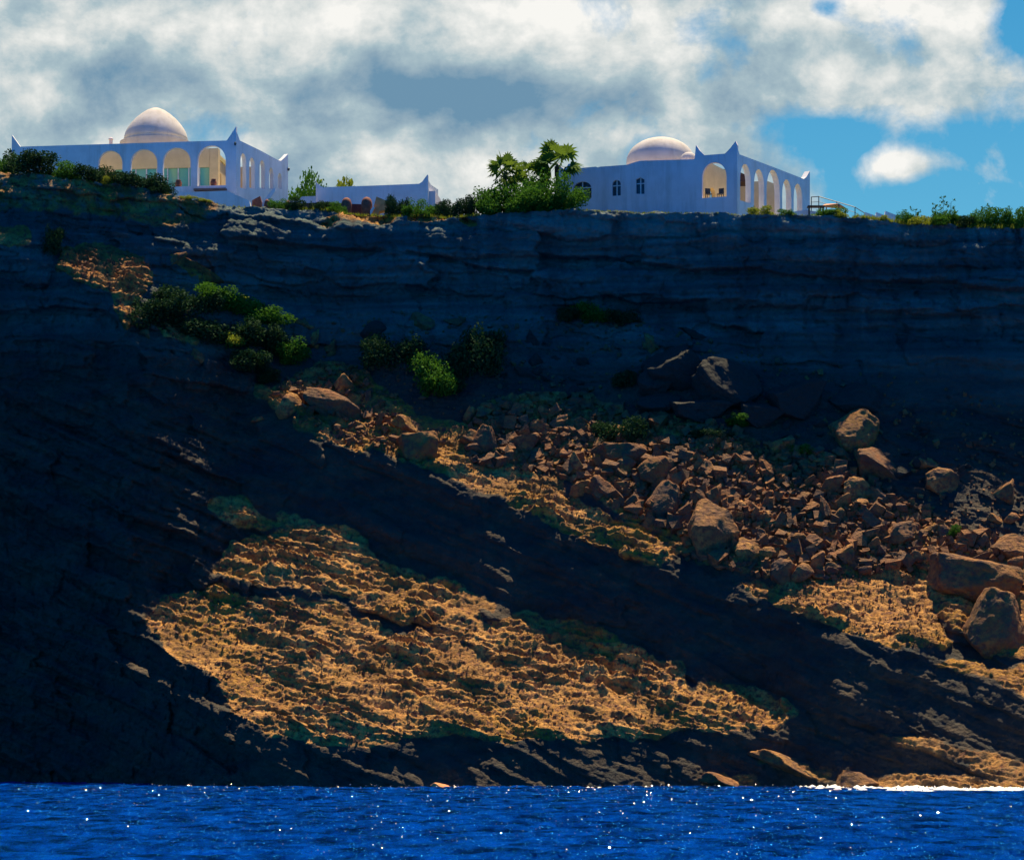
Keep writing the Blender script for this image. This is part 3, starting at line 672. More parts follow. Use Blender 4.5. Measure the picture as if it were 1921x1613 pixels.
# fine scree: far too many to count
def scree():
    base = np.array([[x, y, z] for z in (-1, 1) for x, y in ((-1, -1), (1, -1), (1, 1), (-1, 1))], float) * .62
    tri = np.array([[0,2,1],[0,3,2],[4,5,6],[4,6,7],[0,1,5],[0,5,4],[1,2,6],[1,6,5],[2,3,7],[2,7,6],[3,0,4],[3,4,7]])
    vs = []; fs = []; k = 0; rg = np.random.default_rng(3)
    areas = [(FIELD_POLY, 900, .35, .8), (FIELD_POLY, 2600, .16, .5), (LIT[4][:5] + [(740, 860), (560, 800)], 350, .15, .5), (FIELD_POLY, 4500, .07, .26), (LIT[4], 1500, .05, .13), (LIT[5], 900, .05, .16), (LIT[0], 1800, .06, .16), (PATCH[3], 300, .06, .18), (DARKG[0], 900, .1, .3)]
    for poly, n, a_, b_ in areas:
        xs = [p[0] for p in poly]; ys = [p[1] for p in poly]
        X_ = rg.uniform(min(xs), min(max(xs), 1960), n * 3); Y_ = rg.uniform(min(ys), max(ys), n * 3)
        ok = inpoly(X_, Y_, poly); X_ = X_[ok][:n]; Y_ = Y_[ok][:n]
        for x, y in zip(X_, Y_):
            _, p = terr_Y(x, y); s_ = a_ + (b_ - a_) * rg.random() ** 3
            q = (base + rg.normal(0, .17, base.shape)) * rg.uniform(.55, 1.3, 3) * s_
            an = rg.uniform(0, 6.28, 2); ca, sa, cb, sb = math.cos(an[0]), math.sin(an[0]), math.cos(an[1] * .3), math.sin(an[1] * .3)
            q = q @ np.array([[ca, sa, 0], [-sa, ca, 0], [0, 0, 1]]) @ np.array([[1, 0, 0], [0, cb, sb], [0, -sb, cb]])
            vs.append(q + p + [0, 0, s_ * .3]); fs.append(tri + k); k += 8
    v = np.concatenate(vs); f = np.concatenate(fs)
    me = bpy.data.meshes.new('scree'); me.from_pydata(v.tolist(), [], f.tolist()); me.update()
    o = link('scree', me, rock_b); tag(o, 'loose fine brown scree scattered over the sunlit ledges and rubble slope', 'scree', None, 'stuff')
scree()

# ------------------------------------------------------------------ foliage
def leaves_mesh(name, seed, n, size, m, blobs=13, up=0.35, flatness=0.6, core=True):
    rg = np.random.default_rng(seed)
    B = [(0, 0, .36, .5, .36)] + [(rg.uniform(-.62, .62), rg.uniform(-.5, .5), rg.uniform(.15, .70), rg.uniform(.14, .36), rg.uniform(.14, .34)) for _ in range(blobs)]
    pts = []
    w = np.array([b[3] ** 2 for b in B]); w /= w.sum(); pick = rg.choice(len(B), n, p=w)
    d = rg.normal(size=(n, 3)); d /= np.linalg.norm(d, axis=1, keepdims=True)
    Ba = np.array(B); r = rg.uniform(.5, 1.12, n)
    c = np.stack([Ba[pick, 0], Ba[pick, 1], Ba[pick, 2]], 1) + d * r[:, None] * np.stack([Ba[pick, 3], Ba[pick, 3], Ba[pick, 4]], 1)
    c[:, 2] = np.abs(c[:, 2])
    ax = rg.normal(size=(n, 3)); ax[:, 2] += up; ax /= np.linalg.norm(ax, axis=1, keepdims=True)
    bx = np.cross(ax, rg.normal(size=(n, 3))); bx /= np.linalg.norm(bx, axis=1, keepdims=True)
    s_ = size * rg.uniform(.6, 1.4, n)[:, None]
    q = np.stack([c - ax * s_, c + bx * s_ * flatness, c + ax * s_, c - bx * s_ * flatness], 1).reshape(-1, 3)
    f = np.arange(4 * n).reshape(n, 4)
    me = bpy.data.meshes.new(name); me.from_pydata(q.tolist(), [], f.tolist()); me.update()
    t_ = np.repeat(np.clip(rg.normal(.4, .3, n), 0, 1), 4); a_ = me.attributes.new('tint', 'FLOAT', 'POINT'); a_.data.foreach_set('value', t_.astype(np.float32))
    me.materials.append(m); return me
def stem_mesh(name, seed):
    rnd = random.Random(seed); mb = MB()
    for i in range(7):
        a_ = rnd.uniform(0, 6.28); e_ = Vector((math.cos(a_) * .4, math.sin(a_) * .4, rnd.uniform(.4, .75)))
        mid = e_ * .5 + Vector((0, 0, .08)); mb.tube((0, 0, -.25), mid, .035, .022); mb.tube(mid, e_, .022, .008)
    me = mesh_from(name, mb.v, mb.f); me.materials.append(M_trunk); return me
LV = {'dark': [leaves_mesh('crown', 10 + i, 5000, .036, L_dark) for i in range(3)], 'mid': [leaves_mesh('crown', 20 + i, 5000, .036, L_mid) for i in range(3)],
      'lime': [leaves_mesh('crown', 30 + i, 2600, .045, L_lime, 9) for i in range(2)]}
STEM = stem_mesh('stem', 4)
def shrub(px, top, w, h, kind, label, Y=None, back=1.2, cat='shrub', name='shrub', group=None, on_slope=False):
    """w, h in photo pixels; stands on the plateau (back metres behind the edge) or on the slope"""
    if on_slope:
        Yt, p = terr_Y(px, top + h * 0.8); Yq = Yt + 0.2; zb = p[2] - 0.15
    else:
        Yq = (edge_at(px)[0] + back) if Y is None else Y; zb = ground_z(pxu(px) * Yq, Yq) - 0.15
    X_ = pxu(px) * Yq; W_ = w * Yq / 5000; zt = CAMH + pyv(top) * Yq; H_ = max(zt - zb, h * Yq / 5000 * 0.9)
    e = empty(name, (X_, Yq, zb), label, cat, group, RR.uniform(0, 6.28)); 
    ms = LV[kind]; c = bpy.data.objects.new('crown', ms[RR.randrange(len(ms))]); COL.objects.link(c); c.parent = e; c.scale = (W_ / 1.25, W_ / 1.25 * .8, H_ / .92)
    st = bpy.data.objects.new('stem', STEM); COL.objects.link(st); st.parent = e; st.scale = (W_ / 1.9, W_ / 1.9, H_ / 1.05)
    return e
SHR = [ # px, top, w, h, kind, back, label
 (62,288,96,50,'dark',1.0,'large dark round shrub at the far left in front of the arcaded house'),
 (10,292,44,34,'mid',1.5,'pale green shrub cut by the left edge of the photo'),
 (128,316,66,34,'mid',1.0,'mid green shrub right beside the large dark round one'),
 (178,312,72,34,'dark',1.2,'dark shrub below the leftmost arch of the domed house'),
 (204,330,24,20,'lime',0.3,'small yellow-green bush standing in front of the dark shrubs'),
 (225,322,66,34,'dark',1.0,'dark shrub between the first and second arch'),
 (268,330,70,36,'dark',0.8,'dark green shrub in front of the second arch'),
 (303,342,44,24,'dark',0.6,'last low dark shrub of the row, where the terrace wall begins'),
 (345,368,34,10,'lime',0.4,'low yellow-green plant at the foot of the terrace wall'),
 (385,376,30,10,'lime',0.4,'tiny grassy bush on the cliff edge under the terrace wall'),
 (520,374,34,24,'mid',1.0,'green bush at the foot of the stairs by the domed house'),
 (548,376,42,26,'dark',1.0,'dark bush right of the stairs bush'),
 (606,376,44,28,'dark',1.2,'dark bush below the left horn of the small low house'),
 (632,384,36,16,'mid',0.8,'low bush between the dark bush and the red clay jars'),
 (745,370,34,36,'dark',1.5,'dark domed bush right of the terracotta ramp'),
 (775,380,46,24,'mid',1.0,'green bush in front of the blue wall of the small house'),
 (808,384,44,20,'mid',1.0,'green bush at the right corner of the small house'),
 (846,376,44,24,'dark',1.4,'dark bush just right of the small low house'),
 (880,368,34,32,'dark',1.4,'scraggly dark bush at the left foot of the big shrub mound'),
 (918,350,70,50,'mid',1.6,'leafy left part of the big shrub mound below the palms'),
 (965,336,86,62,'mid',2.2,'sunlit shrub under the left palm, top of the mound'),
 (1015,332,80,66,'mid',2.2,'tall shrub between the two palms'),
 (1055,352,70,50,'mid',1.6,'green shrub under the right palm beside the right house'),
 (985,362,90,36,'mid',1.0,'low green shrub at the front of the mound'),
 (1425,388,38,12,'lime',1.0,'yellow-green tuft under the arcade of the right house'),
 (1480,396,30,10,'mid',0.8,'small green tuft under the last arches of the right house'),
 (1552,392,44,16,'mid',0.8,'green bush under the orange canopy'),
 (1576,396,30,14,'lime',0.6,'yellow-green bush right of the canopy posts'),
 (1650,408,34,14,'lime',0.7,'yellow-green bush at the foot of the stepped white wall'),
 (1705,398,34,26,'mid',1.0,'first green bush right of the stepped white wall'),
 (1728,402,44,22,'lime',0.8,'yellowish bush left of the tall flower stalks'),
 (1775,394,56,34,'mid',1.0,'bright green bush below the tall flower stalks'),
 (1815,402,42,24,'dark',1.0,'dark green bush right of the tall flower stalks'),
 (1850,396,50,30,'mid',1.2,'green bush second from the right edge'),
 (1890,392,50,34,'mid',1.2,'leafy green bush near the right edge'),
 (1925,396,50,34,'mid',1.2,'green bush cut by the right edge'),
]
for px, top, w, h, kd, bk, lb in SHR: shrub(px, top - 2, w * 1.18, h, kd, lb, None, bk)
shrub(566, 326, 86, 46, 'mid', 'leafy green tree behind the wall right of the domed house', Y=250, cat='tree', name='tree')
shrub(628, 334, 110, 20, 'lime', 'sunlit pale green treetops behind the small low house', Y=252, cat='tree', name='tree')
shrub(668, 338, 70, 14, 'lime', 'thin wispy treetop behind the roofline of the small house', Y=252, cat='tree', name='tree')
SLS = [
 (302,560,80,50,'dark','dark bush at the upper left of the green bank on the cliff'),
 (352,545,90,50,'dark','dark bush on top of the green bank, below the long rock crest'),
 (412,540,80,40,'mid','green bush on the sunlit rim of the green bank'),
 (455,548,70,36,'lime','brightest green bush on the sunlit rim of the bank'),
 (492,570,66,34,'mid','green bush on the right part of the bank rim'),
 (388,590,90,50,'dark','dark bush in the middle of the green bank'),
 (450,600,90,50,'dark','dark bush in the lower middle of the green bank'),
 (432,614,56,34,'lime','small bright green patch bush below the middle of the bank'),
 (510,612,70,50,'dark','dark bush left of the three stepped blocks'),
 (548,636,60,44,'mid','green bush under the three stepped blocks'),
 (470,650,80,44,'dark','lowest dark bush of the green bank'),
 (96,424,44,60,'dark','dark bush on the far left ledge beside the red patch'),
 (735,632,96,70,'dark','wide dark bush, left of the pair under the shaded cliff'),
 (815,662,100,90,'mid','largest green bush in the shade above the bright ledge'),
 (885,616,100,100,'dark','dark bush right of the largest green bush in the shade'),
 (850,690,60,50,'dark','small dark bush between the two large shaded bushes'),
 (1065,572,56,34,'dark','small dark bush at the foot of the cliff wall, centre'),
 (1112,566,76,44,'mid','green bush at the foot of the cliff wall, centre right'),
 (1168,580,70,36,'dark','dark bush below the cliff wall right of the green one'),
 (1165,785,84,48,'dark','dark green bush growing among the rubble'),
 (1385,778,52,22,'mid','low green bush on the slope below the fallen cluster of great blocks'),
 (1180,690,60,36,'dark','dark bush left of the fallen cluster of great blocks on the shaded slope'),
 (1340,800,60,26,'dark','low dark bush in the upper rubble below the fallen cluster of great blocks'),
 (500,690,50,30,'dark','dark bush above the crumbly red outcrop'),
 (1500,830,44,24,'mid','small olive bush below the dark upright block'),
 (1780,985,40,22,'mid','small olive bush in the rubble near the right'),
]
for i, (px, top, w, h, kd, lb) in enumerate(SLS): f_ = 1.3 if i < 11 else 1.1; shrub(px, top, w * f_, h * f_, kd, lb, on_slope=True)

# fan palms
def palm(px, top, w, ground_back, label, seed):
    rnd = random.Random(seed); Yq = edge_at(px)[0] + ground_back; X_ = pxu(px) * Yq; zb = ground_z(X_, Yq); s_ = Yq / 5000; rad = w * s_ / 2
    zc = CAMH + pyv(top) * Yq - rad * .75
    e = empty('fan_palm', (X_, Yq, zb), label, 'palm tree')
    tb = MB(); tb.tube((X_, Yq, zb - .3), (X_ + .05, Yq, zc), .17, .13, 9)
    for i in range(10): tb.tube((X_ + .02, Yq, zc - .2 - i * .09), (X_ + .02, Yq, zc - .13 - i * .09), .16, .21, 9)
    tb.build('trunk', M_trunk, e)
    vs = []; fs = []; tint = []
    for i in range(34):
        a_ = rnd.uniform(0, 6.28); el = math.radians(rnd.triangular(-65, 88, 10)); d = Vector((math.cos(a_) * math.cos(el), math.sin(a_) * math.cos(el), math.sin(el)))
        pl = rad * rnd.uniform(.45, .85); hub = Vector((0, 0, zc - zb)) + d * pl
        side = d.cross(Vector((0, 0, 1))).normalized(); nrm = side.cross(d)
        rl = rnd.uniform(-1.2, 1.2); side = side * math.cos(rl) + nrm * math.sin(rl); nrm = side.cross(d)
        fr = rad * rnd.uniform(.55, .75); t_ = rnd.random()
        k = len(vs); o_ = Vector((0, 0, zc - zb)); vs += [o_ + side * .02, o_ - side * .02, hub]; fs.append((k, k + 1, k + 2)); tint += [t_] * 3
        for j in range(10):
            b_ = math.radians(-95 + 190 * j / 9); dd = (d * math.cos(b_) + side * math.sin(b_)).normalized(); ww = (d * -math.sin(b_) + side * math.cos(b_))
            tip = hub + dd * fr * (1 - .18 * abs(math.sin(b_))) + nrm * fr * .1 - Vector((0, 0, fr * .18)); mid = hub + dd * fr * .5 + nrm * fr * .08
            k = len(vs); vs += [hub, mid + ww * fr * .10, tip, mid - ww * fr * .10]; fs.append((k, k + 1, k + 2, k + 3)); tint += [t_] * 4
    me = mesh_from('crown', vs, fs); at = me.attributes.new('tint', 'FLOAT', 'POINT'); at.data.foreach_set('value', np.array(tint, np.float32))
    link('crown', me, L_palm, e)
palm(947, 299, 66, 4.0, 'fan palm with a round crown, left of the two above the shrub mound', 1)
palm(1044, 280, 80, 6.0, 'taller fan palm rising beside the left horn of the right house', 2)
palm(998, 312, 60, 6.5, 'low fan palm showing only its frond tips between the two taller palms', 3)

# flower stalks on the right
def stalk(px, top, label, seed):
    rnd = random.Random(seed); Yq = edge_at(px)[0] + 1.0; X_ = pxu(px) * Yq; zb = ground_z(X_, Yq); H_ = CAMH + pyv(top) * Yq - zb
    e = empty('flower_stalk', (X_, Yq, zb), label, 'plant')
    mb = MB(); lb = MB(); mb.tube((X_, Yq, zb - .1), (X_ + .1, Yq, zb + H_), .03, .012)
    for i in range(9):
        z_ = zb + H_ * (.45 + .55 * i / 8); a_ = rnd.uniform(0, 6.28); ex = Vector((math.cos(a_), math.sin(a_), .5)) * rnd.uniform(.15, .38); b_ = Vector((X_ + .07, Yq, z_)); mb.tube(b_, b_ + ex, .012, .008, 4)
        for j in range(5):
            c = b_ + ex + Vector((rnd.uniform(-.1, .1), rnd.uniform(-.1, .1), rnd.uniform(-.06, .1))); d1 = Vector((rnd.gauss(0, 1), rnd.gauss(0, 1), rnd.gauss(0, 1))).normalized() * .11; d2 = d1.orthogonal().normalized() * .07
            lb.add([c - d1, c + d2, c + d1, c - d2], [(0, 1, 2, 3)])
    mb.build('stem', M_trunk, e); lb.build('leaves', L_mid, e)
stalk(1768, 372, 'tallest leafy flower stalk against the sky at the right', 1)
stalk(1782, 380, 'flower stalk just right of the tallest one', 2)
stalk(1754, 386, 'short flower stalk left of the tallest one', 3)
stalk(1716, 394, 'thin stalk rising from the first green bush right of the stepped wall', 4)
stalk(1846, 388, 'thin stalk above the bushes near the right edge', 5)

# grass and low weeds along the edge
def grass():
    rg = np.random.default_rng(8); vs = []; fs = []; k = 0
    for n, x0, x1, hh in ((1500, 1600, 1960, .38), (900, 1040, 1600, .16), (1200, 540, 900, .28), (700, -20, 480, .2)):
        X0 = rg.uniform(x0, x1, n); bk = rg.uniform(-.1, 1.8, n)
        for px, b_ in zip(X0, bk):
            ye, ze = edge_at(px); Yq = ye + b_; X_ = pxu(px) * Yq; z_ = ground_z(X_, Yq) - .05
            for _ in range(4):
                a_ = rg.uniform(0, 6.28); h_ = hh * rg.uniform(.4, 1.3); w_ = .03; dx, dy = math.cos(a_), math.sin(a_); bx = X_ + rg.normal(0, .05); by = Yq + rg.normal(0, .05)
                vs += [(bx - dx * w_, by - dy * w_, z_), (bx + dx * w_, by + dy * w_, z_), (bx + dy * h_ * .4, by - dx * h_ * .4, z_ + h_)]; fs.append((k, k + 1, k + 2)); k += 3
    me = mesh_from('grass', vs, fs); at = me.attributes.new('tint', 'FLOAT', 'POINT'); at.data.foreach_set('value', np.repeat(rg.random(len(vs) // 3), 3).astype(np.float32))
    o = link('grass', me, L_lime); tag(o, 'dry yellow-green grass and weeds along the cliff edge', 'grass', None, 'stuff')
grass()

# ------------------------------------------------------------------ the domed house on the left
def house_left():
    Yc_ = 236.0; C_ = P(443, 266, Yc_); A_ = P(22, 277, 238.4); B_ = P(540.5, 305, 244.6)
    root = empty('domed_house', (C_.x - 10, C_.y + 5, 50.0), 'long white house with a pointed dome and tall arches above the left cliff', 'house')
    Wf = Wall(A_, C_); Wr = Wall(C_, B_); u = Wf.uz; zb = 49.0
    def pl(W, pts): return [W.uz(*p) for p in pts]
    top = pl(Wf, [(22,253),(29,263),(38,275.5),(120,273),(220,270),(330,266.5),(425,264),(433,253),(443,237)])
    outer = [(0, zb)] + top + [(Wf.L, zb)]
    arF = [arch_px(Wf, *a_) for a_ in ((207,45,283,356),(270,50,280.5,354),(331.5,52,277.5,351),(397,53,273.5,349))]
    mb = MB(); Wf.panel(mb, outer[::-1], arF); mb.build('front_wall', M_white, root)
    topr = pl(Wr, [(443,246),(446.5,254),(450,264),(486,281.5),(522,301),(527,302),(534,296),(540.4,289)])
    arR = [arch_px(Wr, *a_, 1.6) for a_ in ((456.5,11,288,352),(473,10.5,296,352),(492,10,301,352.5),(509,8.5,315,353),(525,7.5,325,353))]
    mb = MB(); Wr.panel(mb, ([(0.0, zb)] + topr + [(Wr.L, zb)])[::-1], arR, th=0.4); mb.build('side_wall', M_white, root)
    # floor, ceiling, inner walls
    bk_ = 2.7; zf = u(397, 350)[1]; zr = u(397, 268)[1]; zc = u(397, 272)[1] - 0.0
    def quadslab(nm, u0, u1, b0, b1, z0, z1, m):
        mb = MB(); pts = [Wf.pt(u0, 0, b0), Wf.pt(u1, 0, b0), Wf.pt(u1, 0, b1), Wf.pt(u0, 0, b1)]
        vs = [p + Vector((0, 0, z0)) for p in pts] + [p + Vector((0, 0, z1)) for p in pts]
        mb.add(vs, [(3,2,1,0),(4,5,6,7),(0,1,5,4),(1,2,6,5),(2,3,7,6),(3,0,4,7)]); return mb.build(nm, m, root)
    quadslab('floor', 0.5, Wf.L - 0.5, 0.47, 8.6, zf - 0.3, zf, M_tile)
    quadslab('roof', 0.5, Wf.L - 2.6, bk_ + .31, 8.95, zr - 0.45, zr - 0.1, M_ceil)
    quadslab('back_wall', 0.5, Wf.L - 2.6, 8.6, 8.9, zb, zr - 0.56, M_white)
    quadslab('end_wall', 0.0, 0.4, 0.47, 8.6, zb, zr - 0.56, M_white)
    bk = 2.7; zl = u(331, 303)[1]
    # lintel wall above the glazing
    uo = u(200, 300)[0]; ue = Wf.L - 3.0
    quadslab('lintel', uo, ue, bk, bk + .3, zl, zr + .1, M_cream)
    quadslab('inner_wall', 0.42, uo, bk, bk + .3, zf, zr + .1, M_cream)
    gl = quadslab('glazing', uo, ue, bk + .12, bk + .17, zf, zl, M_glass)
    n = 9; mb = MB()
    for i in range(n + 1):
        uu = uo + (ue - uo) * i / n; mb.box(Wf.pt(uu, (zf + zl) / 2, bk + .1), (.10, .14, zl - zf), (Wf.d, Wf.n))
    mb.build('mullion', M_frame, gl)
    quadslab('column', ue - .05, ue + .75, bk, bk + .8, zf, zr + .12, M_cream)
    # inner wall of the side arcade, open to the sky
    mb = MB(); p0 = Wf.pt(ue + .3, 0, bk + .8); p1 = Wf.pt(ue + .3, 0, 8.6)
    W2 = Wall(p0, p1); zz = zr + .1; W2.panel(mb, [(0, zf), (W2.L, zf), (W2.L, zz), (0, zz)], [[(.6, zf + .1), (2.4, zf + .1), (2.4, zl), (.6, zl)]], th=.25); mb.build('inner_wall', M_cream, root)
    quadslab('rear_wall', Wf.L - 2.58, Wf.L + .25, 8.4, 8.7, zb, zr - .4, M_cream)
    # dome
    Yd = 245.0; c = P(292.5, 262, Yd); s_ = Yd / 5000; r = 60 * s_; h = (266 - 204.5) * s_
    mb = MB(); mb.lathe((c.x, c.y, c.z - .6), [(1.12 * r, -.4), (1.12 * r, .25), (1.0 * r, .25), (1.0 * r, .5)], 40)
    mb.build('drum', M_dome, root)
    prof = [(1.0, 0), (.985, .10), (.95, .22), (.88, .36), (.77, .51), (.63, .66), (.46, .80), (.28, .92), (.12, .985), (.02, 1.0)]
    mb = MB(); mb.lathe((c.x, c.y, c.z - .12), [(a_ * r, b_ * h) for a_, b_ in prof], 48); mb.build('dome', M_dome, root, True)
    mb = MB(); q = P(208, 268, 242); mb.lathe((q.x, q.y, q.z - .5), [(.16, 0), (.16, .75), (.22, .76), (.22, .86), (.08, .98)], 12); mb.build('roof_vent', M_white2, root)
    for px, py in ((18.5, 284), (444.5, 270), (542, 318)):
        W_ = Wf if px < 500 else Wr; uu, zz = W_.uz(px, py); b_ = W_.pt(min(max(uu, 0), W_.L), zz, -.12)
        mb = MB(); mb.box(b_, (.1, .25, .08)); mb.lathe((b_.x - .05, b_.y - .12, b_.z - .2), [(.06, 0), (.1, .08), (.1, .22), (.02, .3)], 8); mb.build('wall_lamp', M_metal, root)
    # podium skirting and ledge below the big arch
    mb = MB(); a0 = u(366, 352); a1 = u(426, 352); mb.box(Wf.pt((a0[0] + a1[0]) / 2, zf - .35, -.32), (a1[0] - a0[0], .6, .16), (Wf.d, Wf.n)); mb.build('ledge', M_ledge, root)
    return Wf, Wr, zf
Wf, Wr, ZF = house_left()
def jar(px, py, w, h, W_, label, Y=None, z=None, back=0.35):
    if W_: uu, zz = W_.uz(px, py); b_ = W_.pt(uu, z if z is not None else zz, back); s_ = b_.y / 5000
    else: b_ = P(px, py, Y); s_ = Y / 5000
    r = w * s_ / 2; H_ = h * s_
    mb = MB(); mb.lathe(b_, [(.55 * r, 0), (.85 * r, .15 * H_), (r, .45 * H_), (.95 * r, .7 * H_), (.65 * r, .88 * H_), (.75 * r, .96 * H_), (.72 * r, H_), (.5 * r, .97 * H_)], 18)
    o = mb.build('clay_jar', M_terra, None, True); tag(o, label, 'jar')
jar(333, 350, 13, 15, Wf, 'dark clay jar standing in the third arch of the domed house', z=ZF)
jar(399, 349, 12, 15, Wf, 'red-brown clay jar standing in the fourth, tallest arch', z=ZF)
jar(450, 350, 6, 12, Wr, 'small clay jar in the first side arch by the house corner', z=ZF)
def gz(px, bk):
    Yq = edge_at(px)[0] + bk; X_ = pxu(px) * Yq; return Vector((X_, Yq, ground_z(X_, Yq)))
def slab_px(name, pts, Y, th, m, label, cat, sink=0.0, parent=None):
    """upright slab whose outline stands in a plane at distance Y with real thickness"""
    W_ = Wall((pxu(pts[0][0]) * Y - 5, Y), (pxu(pts[0][0]) * Y + 5, Y)); mb = MB(); W_.panel(mb, [W_.uz(*p) for p in pts], th=th)
    o = mb.build(name, m, parent)
    return tag(o, label, cat) if label else o
slab_px('garden_wall', [(318,385),(318,362),(425,358),(468,377),(472,398)], 233.5, 1.2, M_white, 'low white retaining wall sloping down below the tallest arch', 'wall')
slab_px('stair_wall', [(486,398),(489,384),(513,353),(517,353),(517,358),(500,384),(499,398)], 234.6, .35, M_white, 'narrow slanting white stair wall at the corner of the domed house', 'wall')
slab_px('brick_planter', [(472,398),(473,376),(488,368),(491,380),(491,398)], 234.3, .8, M_terra, 'dark red planter box beside the slanting stair wall', 'planter')
for px, w, h, lb in ((501, 11, 16, 'small terracotta jar just right of the slanting stair wall'), (523, 9, 14, 'small terracotta jar half hidden by bushes near the house corner')):
    g = gz(px, 3.5); s_ = g.y / 5000; zt = CAMH + pyv(368) * g.y; jar(px, 0, w, (zt - g.z) / s_, None, lb, Y=g.y) if False else None
def jar_at(px, top, w, bk, label):
    g = gz(px, bk); s_ = g.y / 5000; H_ = h_ = 20 * s_; zt = CAMH + pyv(top) * g.y; r = w * s_ / 2
    mb = MB(); b_ = Vector((g.x, g.y, zt - h_))
    mb.lathe(b_, [(r, -1.2), (r, .2 * H_), (.96 * r, .5 * H_), (.8 * r, .75 * H_), (.5 * r, .93 * H_), (.15 * r, H_)], 18); tag(mb.build('clay_oven', M_terra, None, True), label, 'clay oven')
jar_at(501, 374, 12, 3, 'small domed clay oven just right of the slanting stair wall')
jar_at(540, 376, 11, 3, 'small domed clay oven half hidden by bushes at the house corner')
jar_at(650, 371, 20, 2.5, 'red domed clay oven, left of the two in front of the small house')
jar_at(688, 370, 21, 2.5, 'red domed clay oven beside the terracotta ramp')
slab_px('stone_wall', [(540,395),(540,377),(560,376),(566,369),(594,368),(594,398)], 238.0, .4, M_white2, 'low pinkish stepped wall between the domed house and the small house', 'wall')
slab_px('retaining_wall', [(556,404),(556,382),(600,380),(690,384),(700,404)], 233.8, .5, M_wood, 'low dark red stone wall behind the bushes below the small house', 'wall')
slab_px('ramp_wall', [(690,412),(700,392),(706,369),(738,382),(728,394),(712,396),(706,412)], 232.6, 1.2, M_terra2, 'bright terracotta wedge of a ramp on the cliff edge', 'ramp')
slab_px('stair_wall', [(686,410),(699,388),(703,389),(692,410)], 232.2, .3, M_white, 'thin white slanting curb beside the terracotta ramp', 'wall')

# small low house
def house_small():
    Yq = 238.0; A_ = P(592.5, 351, Yq + 1.0); C_ = P(803, 346, Yq); B_ = P(822, 356, Yq + 3.5)
    root = empty('low_house', (C_.x - 5, C_.y + 2, 49.3), 'small low flat-roofed house with one pointed horn, between the two large houses', 'house')
    W1 = Wall(A_, C_); W2 = Wall(C_, B_)
    mb = MB(); t1 = [W1.uz(*p) for p in [(592.5,340),(596,345),(601,349),(607,351.5),(700,348.5),(786,345),(792,341),(797,334),(802,327.5),(803,329)]]
    W1.panel(mb, ([(0, 48)] + t1 + [(W1.L, 48)])[::-1], [], th=.4); mb.build('front_wall', M_white, root)
    mb = MB(); t2 = [W2.uz(*p) for p in [(803,337),(805,341),(808,346.5),(822,356)]]; W2.panel(mb, ([(0.0, 48)] + t2 + [(W2.L, 48)])[::-1], [], th=.4); mb.build('side_wall', M_white, root)
    mb = MB(); W1.panel(mb, [(0.2, 48), (W1.L + .6, 48), (W1.L + .6, t1[4][1] - .5), (.2, t1[4][1] - .5)], [], back=.42, th=4.0); mb.build('roof', M_white2, root)
house_small()

